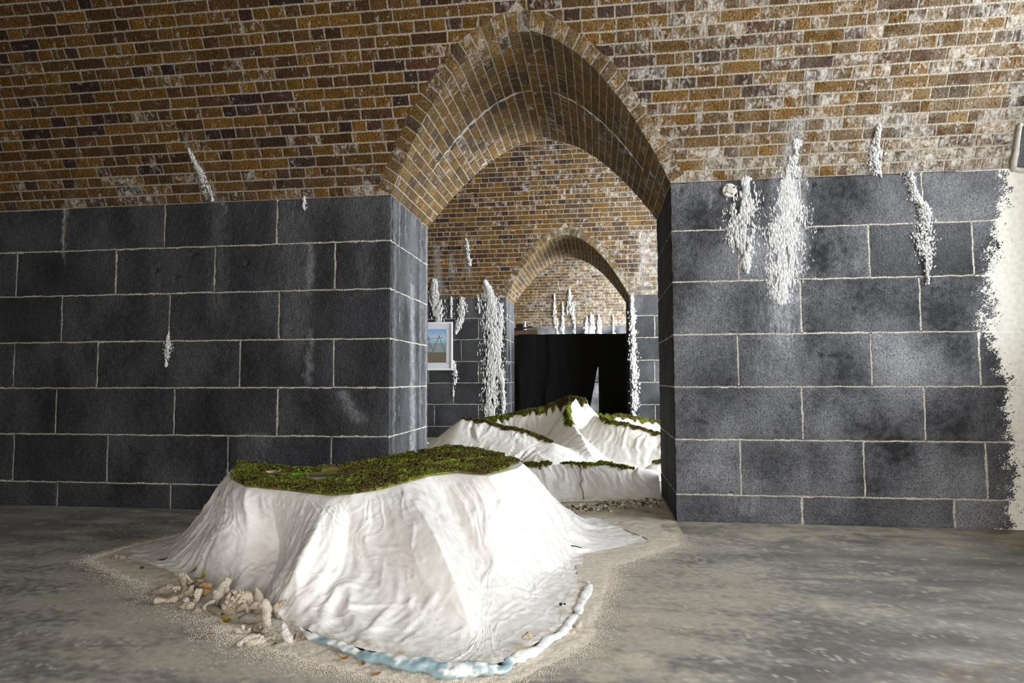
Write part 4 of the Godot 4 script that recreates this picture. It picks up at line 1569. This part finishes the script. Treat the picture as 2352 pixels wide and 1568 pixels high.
func disc(b: Buf, r: float, z0: float, z1: float, bevel: float, col: Color) -> void:
	var P := PackedVector3Array()
	var C := PackedColorArray()
	for e in [[r, z0], [r, z1 - bevel], [r - bevel * 0.35, z1 - bevel * 0.3], [r - bevel, z1], [0.0001, z1]]:
		for i in 32:
			P.append(Vector3(cos(TAU * i / 32) * e[0], sin(TAU * i / 32) * e[0], e[1]))
			C.append(col)
	grid(b, 32, 5, P, C, false, true)


# ------------------------------------------------------------------ things beyond the arches
func cloth_panel(xa: Callable, xb: Callable, y0: float, y1: float, z: float, folds: float, seed_: int) -> Buf:
	var b := Buf.new()
	for side in 2:
		var P := PackedVector3Array()
		var C := PackedColorArray()
		for j in 41:
			var y := lerpf(y0, y1, j / 40.0)
			for i in 121:
				var f := i / 120.0
				var x: float = lerpf(xa.call(y), xb.call(y), f)
				var d := 0.03 * sin(f * folds + 2.0 * n_mid.get_noise_2d(f * 1.5, seed_)) + 0.05 * n_mid.get_noise_3d(x * 1.2, y * 0.35, seed_)
				P.append(Vector3(x, y, z + d - side * 0.004))
				C.append(lin("17171a"))
		grid(b, 121, 41, P, C, side == 1)
	return b


func beyond() -> void:
	var zc := Z2 - THICK - 0.18
	var right_edge := func(y: float) -> float: return 0.525 - 0.03 * smoothstep(1.25, 1.12, y) - 0.165 * clampf((1.20 - y) / 0.86, 0.0, 1.6)
	var c := thing("curtain", "black cloth curtain hung across the second archway left of the narrow gap", "curtain", Vector3.ZERO, "black curtains")
	obj("cloth", cloth_panel(func(_y: float) -> float: return -1.35, right_edge, 0.01, 1.77, zc, 26.0, 3).mesh(), M.curtain, c)
	var c2 := thing("curtain", "black cloth curtain hung across the second archway right of the narrow gap", "curtain", Vector3.ZERO, "black curtains")
	obj("cloth", cloth_panel(func(y: float) -> float: return 0.503, func(_y: float) -> float: return 1.35, 0.01, 1.76, zc + 0.07, 12.0, 8).mesh(), M.curtain, c2)
	var tie := thing("curtain_tie", "short dark strap crossing the narrow gap between the black curtains", "strap", V(0.475, 0.9, zc + 0.10))
	var tb := Buf.new()
	tube(tb, [V(-0.06, 0, 0), V(0, -0.004, 0.004), V(0.06, 0.002, 0)], [0.014, 0.015, 0.014], 8, lin("1b1b1d"), 0.002, 0.5)
	obj("band", tb.mesh(), M.curtain, tie)
	var rail := thing("curtain_rail", "long thin timber rail carrying the black curtains across the second archway", "rail", V(0, 1.735, zc - 0.05))
	var rl := Buf.new()
	tube(rl, [V(-1.45, 0, 0), V(0, -0.004, 0), V(1.45, -0.012, 0)], [0.016, 0.016, 0.016], 10, lin("2a2522"))
	obj("pole", rl.mesh(), M.plain, rail)
	# timbers seen over the curtain's left end
	var lg := thing("timber_roll", "brown half-round timber lying on the left end of the curtain rail", "timber", V(-0.85, 1.80, zc - 0.05))
	var lb := Buf.new()
	tube(lb, [V(-0.5, 0, 0), V(0.0, 0.004, 0.0), V(0.24, 0.008, 0.01)], [0.05, 0.052, 0.05], 16, lin("6e5b4a"), 0.006)
	obj("log", lb.mesh(), M.plain, lg)
	var br := thing("timber_bracket", "dark wooden bracket with a small upright block above the curtain's left end", "bracket", V(-0.92, 1.868, zc - 0.05))
	var bb := Buf.new()
	tube(bb, [V(-0.4, 0, 0), V(0, 0.01, 0), V(0.22, 0.045, 0)], [0.016, 0.018, 0.012], 8, lin("33261f"), 0.003)
	obj("arm", bb.mesh(), M.plain, br)
	var bk := Buf.new()
	box(bk, V(-0.07, -0.02, -0.05), V(0.06, 0.10, 0.03), lin("26211e"))
	obj("block", bk.mesh(), M.plain, br)
	# framed photograph on the middle wall
	var fr := thing("framed_picture", "white framed beach picture with wide mount on the dark wall left of the second arch", "picture", V(-2.2, 1.507, Z2 + 0.012))
	var fw := 0.31
	var fh := 0.40
	var fb := Buf.new()
	for e in [[V(-fw, fh - 0.026, 0), V(fw, fh, 0.034)], [V(-fw, -fh, 0), V(fw, -fh + 0.026, 0.034)], [V(-fw, -fh + 0.026, 0), V(-fw + 0.026, fh - 0.026, 0.034)], [V(fw - 0.026, -fh + 0.026, 0), V(fw, fh - 0.026, 0.034)]]:
		box(fb, e[0], e[1], lin("ececec"))
	obj("frame", fb.mesh(), M.clean, fr)
	var mb := Buf.new()
	for e in [[V(-fw + 0.02, fh - 0.115, 0.004), V(fw - 0.02, fh - 0.02, 0.016)], [V(-fw + 0.02, -fh + 0.02, 0.004), V(fw - 0.02, -fh + 0.125, 0.016)], [V(-fw + 0.02, -fh + 0.12, 0.004), V(-fw + 0.11, fh - 0.11, 0.016)], [V(fw - 0.11, -fh + 0.12, 0.004), V(fw - 0.02, fh - 0.11, 0.016)]]:
		box(mb, e[0], e[1], lin("d5d7e2"))
	obj("mount", mb.mesh(), M.clean, fr)
	var q := QuadMesh.new()
	q.size = Vector2(0.41, 0.58)
	var pm := StandardMaterial3D.new()
	pm.albedo_texture = beach_print()
	pm.roughness = 0.5
	obj("print", q, pm, fr).position = V(0, 0.005, 0.012)


func beach_print() -> ImageTexture:
	var im := Image.create(256, 362, false, Image.FORMAT_RGB8)
	for y in 362:
		for x in 256:
			var f := y / 361.0
			var n := n_fine.get_noise_2d(x * 0.02, y * 0.05) * 0.06
			var c: Color
			if f < 0.32: c = hexc("7fa6cf").lerp(hexc("b9cddc"), smoothstep(0.0, 0.3, f + n * 3.0))
			elif f < 0.42: c = hexc("9dbcd2")
			elif f < 0.68: c = hexc("8d9a9c")
			else: c = hexc("6f6656")
			im.set_pixel(x, y, Color(c.r + n, c.g + n, c.b + n))
	for s in [[0.06, 0.62, 0.26, 0.2], [0.44, 0.66, 0.24, 0.24], [0.44, 0.66, 0.70, 0.2], [0.92, 0.64, 0.68, 0.2], [0.1, 0.30, 0.86, 0.26], [0.3, 0.6, 0.2, 0.26]]:
		for k in 500:
			var t := k / 499.0
			var px := int(lerpf(s[0], s[2], t) * 250 + 2.5 * sin(t * 9.0))
			var py := int(lerpf(s[1], s[3], t) * 361)
			im.fill_rect(Rect2i(px, py, 4, 4), hexc("3b3a3c"))
	return ImageTexture.create_from_image(im)


# ------------------------------------------------------------------ coral
# branch: list of [x, y, z, r] in metres relative to the piece
func coral(label: String, at: Vector3, yaw: float, branches: Array, knobs: Array, tint: String, bump := 0.006) -> void:
	var o := thing("coral_piece", label, "coral", at, "coral rubble at the foot of the front mound")
	o.rotation.y = yaw
	var b := Buf.new()
	for br in branches:
		var pts := []
		var rad := []
		for e in br:
			pts.append(Vector3(e[0], e[1], e[2]))
			rad.append(e[3])
		# finer steps along the branch
		var p2 := []
		var r2 := []
		for k in pts.size() - 1:
			for s in 4:
				p2.append(pts[k].cubic_interpolate(pts[k + 1], pts[maxi(k - 1, 0)], pts[mini(k + 2, pts.size() - 1)], s / 4.0))
				r2.append(lerpf(rad[k], rad[k + 1], s / 4.0))
		p2.append(pts[pts.size() - 1])
		r2.append(rad[rad.size() - 1])
		tube(b, p2, r2, 14, lin(tint), bump)
	for e in knobs:
		ball(b, Vector3(e[0], e[1], e[2]), Vector3.ONE * e[3], lin(tint), 0.35, 12, 8)
	obj("skeleton", b.mesh(), M.coral, o)


func knob_cloud(n: int, spread: Vector3, r0: float, r1: float, seed_: int) -> Array:
	var r := RandomNumberGenerator.new()
	r.seed = seed_
	var out := []
	for k in n:
		var d := Vector3(r.randf_range(-1, 1), r.randf_range(0.0, 1), r.randf_range(-1, 1)).normalized() * r.randf_range(0.75, 1.0)
		out.append([d.x * spread.x, d.y * spread.y + 0.008, d.z * spread.z, r.randf_range(r0, r1)])
	return out


func corals() -> void:
	var c1 := "c8baa4"
	var c2 := "b4a795"
	var c3 := "d2c7b5"
	coral("wedge-shaped grey coral lump at the far left end of the coral pile", V(-1.45, 0, 1.78), 0.1, [[[-0.045, 0.010, 0.0, 0.008], [0.0, 0.016, 0.0, 0.02], [0.03, 0.022, -0.005, 0.026]]], [], c2)
	coral("small frilled pale coral knob beside the wedge-shaped lump", V(-1.37, 0.02, 1.80), 0.0, [], knob_cloud(26, Vector3(0.02, 0.018, 0.014), 0.004, 0.007, 1), c3)
	coral("bone-like coral branch with a flared hollow end below the frilled knob", V(-1.35, 0.014, 1.88), 0.25, [[[-0.042, 0, 0, 0.017], [-0.02, 0, 0, 0.011], [0.0, 0.0, 0.0, 0.011], [0.03, 0.004, 0.0, 0.014]]], [[-0.046, 0.002, 0.008, 0.012]], c1)
	coral("short upright coral stick at the top left of the pile", V(-1.42, 0.05, 1.71), 0.0, [[[-0.02, 0.022, 0, 0.008], [0.0, 0.008, 0, 0.008], [0.016, -0.016, 0, 0.007]]], [], c2, 0.003)
	coral("round-headed coral stub with a dark hole in it", V(-1.39, 0.052, 1.72), 0.3, [[[0.0, -0.045, 0, 0.014], [0.0, -0.01, 0, 0.013], [-0.003, 0.016, 0.004, 0.016]]], [[-0.012, 0.02, 0.006, 0.011]], c1)
	coral("long straight thin coral stick lying across the top of the pile", V(-1.335, 0.05, 1.74), 0.15, [[[-0.03, 0.03, 0, 0.006], [0.0, 0.006, 0.01, 0.006], [0.032, -0.018, 0.02, 0.005]]], [], c3, 0.002)
	coral("thick tapering coral branch slanting up through the middle left of the pile", V(-1.31, 0.022, 1.84), 0.5, [[[-0.03, -0.01, 0.01, 0.012], [0.0, 0.004, 0.0, 0.012], [0.035, 0.028, -0.02, 0.010]], [[0.0, 0.004, 0, 0.01], [0.012, 0.03, 0.01, 0.008]]], [], c1)
	coral("cluster of ring-shaped coral cups above the lumpy stone", V(-1.27, 0.022, 1.86), 0.0, [[[-0.012, -0.01, 0.0, 0.013], [0.0, 0.018, 0.0, 0.014], [0.008, 0.04, -0.01, 0.010]]], knob_cloud(12, Vector3(0.02, 0.03, 0.016), 0.008, 0.011, 2), c2)
	coral("smooth bean-shaped coral lump at the front left edge of the pile", V(-1.22, 0.014, 1.94), 0.0, [[[-0.02, 0, 0, 0.015], [0.0, 0.002, 0.0, 0.016], [0.018, 0.004, 0.002, 0.017]]], [[-0.014, 0.02, -0.012, 0.013]], c1)
	coral("scalloped pale coral shard standing beside the bean-shaped lump", V(-1.215, 0.025, 1.88), 0.8, [[[-0.012, -0.02, 0.0, 0.008], [0.0, 0.008, 0.0, 0.012], [0.012, 0.032, 0, 0.010]]], knob_cloud(10, Vector3(0.012, 0.03, 0.012), 0.006, 0.009, 3), c3)
	coral("small rough coral pebble lying alone in front of the pile", V(-1.15, 0.010, 1.975), 0.3, [], [[0, 0.002, 0, 0.016], [0.009, 0.0, 0.004, 0.012], [-0.012, -0.002, 0.002, 0.010]], c2)
	coral("smooth white shell-like coral piece in front of the big pitted slab", V(-1.13, 0.018, 1.93), 0.6, [[[-0.015, -0.006, 0.006, 0.012], [0.0, 0.003, 0.0, 0.015], [0.018, 0.012, -0.006, 0.009]]], [], "dcd6cc", 0.002)
	coral("big pale pitted coral slab leaning upright in the middle of the pile", V(-1.12, 0.035, 1.87), 0.0, [[[-0.014, -0.03, 0.012, 0.02], [-0.006, 0.0, 0.004, 0.022], [0.012, 0.036, -0.006, 0.022], [0.03, 0.06, -0.014, 0.016]]], [[0.03, 0.03, 0.0, 0.014], [0.024, 0.07, -0.012, 0.010], [-0.012, 0.02, 0.01, 0.012]], c3, 0.008)
	coral("flat grey-brown coral slab tilted below the big pitted slab", V(-1.07, 0.016, 1.97), -0.2, [[[-0.035, 0.006, 0, 0.014], [0.0, 0.002, 0.006, 0.017], [0.03, -0.004, 0.012, 0.013]]], [], "9d9184")
	coral("large dense cluster of stubby coral knobs at the centre of the pile", V(-0.98, 0.03, 1.97), 0.0, [[[-0.03, 0.0, 0.0, 0.034], [0.0, 0.02, -0.01, 0.04], [0.03, 0.03, -0.02, 0.03]]], knob_cloud(85, Vector3(0.058, 0.062, 0.045), 0.006, 0.010, 4), c1, 0.01)
	coral("pointed coral lump standing at the right of the knobby cluster", V(-0.91, 0.05, 1.93), 0.1, [[[-0.004, -0.05, 0.0, 0.03], [0.0, -0.01, 0.0, 0.027], [-0.004, 0.025, 0.0, 0.016], [-0.008, 0.045, 0, 0.006]]], [[0.022, -0.015, 0.006, 0.017]], c1, 0.006)
	coral("crooked horizontal coral branch reaching left over the dark hollow", V(-0.895, 0.055, 2.02), 0.0, [[[-0.052, -0.016, 0.0, 0.011], [-0.026, 0.0, 0.0, 0.014], [0.0, -0.004, 0.0, 0.012], [0.022, 0.008, 0.0, 0.016], [0.04, 0.0, 0.0, 0.014]], [[-0.01, -0.002, 0, 0.012], [-0.006, -0.026, 0.008, 0.009]]], [], c1)
	coral("thick vertical coral branch standing at the right end of the pile", V(-0.80, 0.0, 2.08), 0.0, [[[0.012, 0.012, 0.012, 0.019], [0.01, 0.03, 0.006, 0.016], [0.004, 0.06, -0.004, 0.018], [-0.006, 0.085, -0.012, 0.02]]], [[-0.016, 0.082, -0.004, 0.014]], c3)
	coral("pale coral branch rising to the right against the white cloth", V(-0.81, 0.05, 2.02), 0.0, [[[-0.02, -0.01, 0.0, 0.014], [0.01, 0.004, 0.0, 0.012], [0.04, 0.02, 0.0, 0.011], [0.058, 0.03, 0.0, 0.008]], [[0.02, 0.008, 0, 0.01], [0.034, -0.004, 0.01, 0.007]]], [], c1)
	coral("broad grey coral block in the shade under the crooked branch", V(-0.87, 0.02, 2.06), 0.2, [[[-0.03, 0, 0, 0.018], [0.0, 0.004, 0.0, 0.022], [0.03, 0.0, 0.0, 0.02]]], [], "a2988b")
	coral("small forked coral twig lying on the sand below the block", V(-0.845, 0.009, 2.145), 0.25, [[[-0.03, 0.004, 0, 0.010], [-0.006, -0.002, 0.0, 0.008], [0.016, 0.002, 0.0, 0.009]], [[-0.006, 0, 0, 0.008], [-0.012, 0.016, -0.012, 0.007]]], [], c3)
	coral("rough dotted coral branch under the thick vertical one", V(-0.775, 0.012, 2.145), -0.3, [[[-0.04, 0.002, 0, 0.010], [-0.01, 0.0, 0.0, 0.012], [0.02, 0.0, 0.004, 0.013]]], knob_cloud(22, Vector3(0.035, 0.010, 0.011), 0.003, 0.005, 6), c2, 0.008)
	coral("twisted coral branch with several bends nearest the viewer", V(-0.76, 0.010, 2.225), 0.2, [[[-0.045, 0.0, 0.03, 0.009], [-0.032, 0.006, 0.01, 0.012], [-0.01, 0.012, 0.0, 0.012], [0.014, 0.012, -0.002, 0.011]], [[-0.03, 0.006, 0.012, 0.01], [-0.012, 0.0, 0.022, 0.011], [0.006, 0.0, 0.016, 0.012], [0.036, 0.002, 0.01, 0.009]], [[0.01, 0.002, 0.014, 0.008], [0.028, 0.014, 0.004, 0.006]]], [], c3)
	coral("thin crossed coral sticks beside the white knobbed piece", V(-0.705, 0.012, 2.20), 0.45, [[[-0.03, 0.0, 0.006, 0.006], [0.0, 0.006, 0.0, 0.006], [0.034, 0.014, -0.006, 0.005]], [[0.004, 0.004, 0.012, 0.007], [0.012, 0.02, 0.0, 0.006]]], [], c1, 0.003)
	coral("white knobbed upright coral piece at the right end of the pile", V(-0.655, 0.012, 2.20), 0.0, [[[0.022, 0.0, 0.01, 0.014], [0.004, 0.014, 0.004, 0.017], [-0.006, 0.036, -0.002, 0.012], [-0.012, 0.05, -0.004, 0.009]]], knob_cloud(14, Vector3(0.018, 0.03, 0.014), 0.006, 0.010, 7), "dcd6cf")
	coral("small orange-tinged coral chip among the upper pieces", V(-1.23, 0.055, 1.80), 0.1, [[[-0.022, 0, 0, 0.012], [0.0, 0.003, 0, 0.013], [0.022, 0.0, 0, 0.010]]], [[0.0, -0.025, 0.0, 0.02]], "bd9a6c")
	coral("rounded coral knuckle tucked under the brown leaf", V(-1.35, 0.032, 1.70), 0.2, [[[-0.02, 0.002, 0, 0.013], [0.006, 0.0, 0, 0.012], [0.03, 0.004, 0.006, 0.013]]], [[0.0, -0.02, 0.0, 0.018]], c1)
	coral("dark grey coral fragment behind the thin stick", V(-1.29, 0.028, 1.77), -0.2, [[[-0.03, 0, 0, 0.02], [0.0, 0.01, 0.0, 0.022], [0.03, 0.006, 0.0, 0.018]]], [], "91867a")
	coral("buried coral boulder filling the hollow left of the knobby cluster", V(-1.05, 0.02, 1.90), 0.3, [[[-0.02, 0, 0, 0.03], [0.02, 0.01, 0.0, 0.032]]], [], "a2978a", 0.01)
	coral("tiny pale coral scraps lying at the far left tip of the cloth", V(-2.05, 0.014, 1.30), 0.2, [[[-0.03, 0, 0, 0.012], [-0.005, 0.006, 0, 0.010], [0.03, 0.0, 0.0, 0.008]]], [[-0.01, 0.008, 0.01, 0.012], [0.015, 0.002, 0.012, 0.01]], c2)
	coral("pale coral chip beside the right corner of the cloth hem", V(0.37, 0.010, 2.02), 0.2, [[[-0.012, 0, 0, 0.008], [0.012, 0.004, 0, 0.010]]], [], c3)
	coral("small coral fragment behind the chip at the right corner of the hem", V(0.40, 0.012, 1.95), 0.9, [[[-0.01, 0, 0, 0.010], [0.006, 0.008, 0, 0.011]]], [], c3)
	coral("coral crumb resting on the cloth hem near its right front corner", V(0.23, 0.055, 2.18), 0.4, [[[-0.012, 0, 0, 0.009], [0.008, 0.005, 0, 0.010]]], [[0.01, 0.0, 0.008, 0.007]], c1)


func leaves() -> void:
	leaf("leaf", "yellow green leaf standing upright among the coral pieces", V(-1.255, 0.088, 1.78), 0.045, 0.9, -0.9, 0.2, 0.2, lin("8a7d22"))
	leaf("leaf", "curled brown leaf on top of the coral pile", V(-1.36, 0.082, 1.68), 0.04, 2.0, -0.7, 0.3, 0.5, lin("8d6f45"))
	leaf("leaf", "tiny tan leaf alone on the grey floor before the coral", V(-0.955, 0.006, 2.18), 0.022, 1.2, -0.1, 0.1, 0.4, lin("b98d4c"))
	leaf("leaf", "curled olive leaf under the knobby coral cluster", V(-0.96, 0.010, 2.07), 0.05, 1.3, 0.0, 0.2, 0.7, lin("7a6b22"))
	leaf("leaf", "small bright green leaf beside the white knobbed coral", V(-0.672, 0.008, 2.245), 0.026, 0.4, -0.2, 0.3, 0.3, lin("4f6a1e"))
	leaf("leaf", "brown leaf standing at the right end of the coral pile", V(-0.62, 0.018, 2.20), 0.034, 2.4, -0.9, 0.0, 0.3, lin("8a6a48"))
	leaf("leaf", "pale brown leaf propped against the blue hem", V(-0.585, 0.016, 2.205), 0.03, 0.7, -0.8, 0.4, 0.4, lin("9b8262"))
	leaf("leaf", "tan cupped leaf on the sand in front of the blue hem", V(-0.375, 0.012, 2.335), 0.036, 1.4, 0.0, 0.1, 0.6, lin("a9814a"))
	leaf("leaf", "reddish leaf scrap on the sand right of the tan leaf", V(-0.30, 0.010, 2.36), 0.024, 0.5, 0.2, 0.2, 0.4, lin("9a7050"))
	leaf("leaf", "flat faded leaf nearest the viewer on the sand", V(-0.235, 0.008, 2.42), 0.034, 1.9, 0.0, 0.1, 0.2, lin("a98e68"))
	leaf("leaf", "dark brown leaf on the shadowed sand left of the mound", V(-1.79, 0.012, 1.46), 0.03, 0.8, 0.0, 0.2, 0.5, lin("6a4a26"))
	leaf("leaf", "olive brown leaf against the left foot of the mound", V(-1.72, 0.04, 1.40), 0.04, 2.2, -0.2, 0.1, 0.4, lin("5e4a28"))
	leaf("leaf", "long bright green leaf lying on the moss near its left end", V(-0.98, 0.478, 1.42), 0.105, 1.25, -0.05, 0.1, 0.2, lin("5f9a26"), "")
	leaf("leaf", "pale dry leaf curled on the moss beside the bright green one", V(-1.17, 0.476, 1.33), 0.075, 1.7, -0.1, 0.25, 0.35, lin("b3a58a"), "")
	# seed heads and a twig on the cloth
	var spots := [[V(0.19, 0.014, 1.23), "dark seed head on the cloth nearest the sandy notch"], [V(0.20, 0.016, 1.40), "dark seed head on the cloth in front of the sandy notch"], [V(0.33, 0.020, 1.77), "small dark seed head near the right corner of the cloth"]]
	for s in spots:
		var t := thing("seed_head", s[1], "seed", s[0], "dark seed heads on the cloth")
		var b := Buf.new()
		for k in knob_cloud(7, Vector3(0.012, 0.006, 0.009), 0.003, 0.006, int(s[0].z * 100)):
			ball(b, V(k[0], k[1], k[2]), Vector3.ONE * k[3], lin("3c2c24"), 0.3, 8, 6)
		obj("husk", b.mesh(), M.coral, t)
	var rt := thing("root_strand", "thin brown root strand trailing down the front of the low cloth ridge in the archway", "root")
	var rp := []
	for k in 12:
		var z := lerpf(-0.94, -0.64, k / 11.0)
		var x := 0.33 + 0.02 * n_mid.get_noise_1d(k * 0.3) + 0.03 * k / 11.0
		rp.append(V(x, maxf(ridge_top(x, z, ridges_low), 0.0) + 0.004, z))
	var rr := []
	for k in 12:
		rr.append(0.0028)
	var rb := Buf.new()
	tube(rb, rp, rr, 6, lin("6f5f4a"), 0.0006)
	obj("strand", rb.mesh(), M.coral, rt)
	var tw := thing("twig", "thin dark twig lying on the cloth skirt at the right", "twig", V(0.33, 0.045, 0.90))
	var tb := Buf.new()
	tube(tb, [V(-0.05, 0.008, -0.01), V(-0.01, 0.004, 0.0), V(0.03, 0.0, 0.008), V(0.055, -0.006, 0.01)], [0.003, 0.0035, 0.003, 0.002], 7, lin("4d4640"), 0.001)
	obj("stick", tb.mesh(), M.coral, tw)


func noises() -> void:
	n_fine = noise(FastNoiseLite.TYPE_SIMPLEX_SMOOTH, 10.0, 3, 1)
	n_mid = noise(FastNoiseLite.TYPE_SIMPLEX_SMOOTH, 2.2, 3, 2)
	n_big = noise(FastNoiseLite.TYPE_SIMPLEX_SMOOTH, 0.6, 2, 3)
	n_ridge = noise(FastNoiseLite.TYPE_SIMPLEX_SMOOTH, 1.0, 2, 4)
	n_cell = noise(FastNoiseLite.TYPE_CELLULAR, 14.0, 1, 5, FastNoiseLite.FRACTAL_NONE)
	n_cell.cellular_return_type = FastNoiseLite.RETURN_DISTANCE2_SUB
	rng.seed = 99


func window_light(z0: float, z1: float, y0: float, y1: float, energy: float) -> void:
	var l := AreaLight3D.new()
	l.name = numbered("window_daylight")
	l.area_size = Vector2(z1 - z0 - 0.1, y1 - y0 - 0.1)
	l.position = V(XR + 0.9, (y0 + y1) * 0.5, (z0 + z1) * 0.5)
	l.rotation = Vector3(0, PI / 2, 0)
	l.light_energy = energy
	l.light_color = Color(0.96, 0.98, 1.0)
	l.shadow_enabled = true
	l.area_range = 30.0
	l.area_attenuation = 2.0
	add_child(l, true)


func _ready() -> void:
	var cam := Camera3D.new()
	cam.name = "camera"
	cam.fov = 2.0 * rad_to_deg(atan(784.0 / 1474.3))
	cam.position = cam_pos
	cam.basis = cam_basis
	cam.near = 0.05
	add_child(cam)
	cam.make_current()
	var we := WorldEnvironment.new()
	we.name = "environment"
	var env := Environment.new()
	var sky := Sky.new()
	var sm := ProceduralSkyMaterial.new()
	sm.sky_top_color = Color(0.72, 0.78, 0.86)
	sm.sky_horizon_color = Color(0.86, 0.88, 0.9)
	sm.ground_bottom_color = Color(0.35, 0.34, 0.32)
	sm.ground_horizon_color = Color(0.6, 0.6, 0.58)
	sky.sky_material = sm
	env.background_mode = Environment.BG_SKY
	env.sky = sky
	env.tonemap_mode = Environment.TONE_MAPPER_LINEAR
	env.tonemap_exposure = 1.88
	env.sdfgi_enabled = true
	env.ssao_enabled = true
	env.ssil_enabled = true
	we.environment = env
	add_child(we)
	window_light(0.55, 4.4, 1.35, 3.5, 16.6)
	window_light(-5.5, -1.15, 0.9, 3.3, 42.0)
	window_light(-11.4, -7.6, 0.9, 3.3, 60.0)
	var front_fill := AreaLight3D.new()  # added fill light from behind the viewer, its real source unknown
	front_fill.name = "added_front_fill"
	front_fill.area_size = Vector2(2.7, 1.5)
	front_fill.position = V(0.9, 0.85, 5.0)
	front_fill.light_energy = 6.0
	front_fill.light_color = Color(1.0, 0.97, 0.94)
	front_fill.shadow_enabled = true
	front_fill.area_range = 30.0
	front_fill.area_attenuation = 2.0
	add_child(front_fill, true)
	noises()
	make_materials()
	make_profile()
	set_spokes()
	set_ridges()
	tuft = tuft_mesh()
	build_masonry()
	build_floor()
	front_mound()
	front_moss()
	back_mounds()
	sand()
	rubble()
	beyond()
	corals()
	leaves()
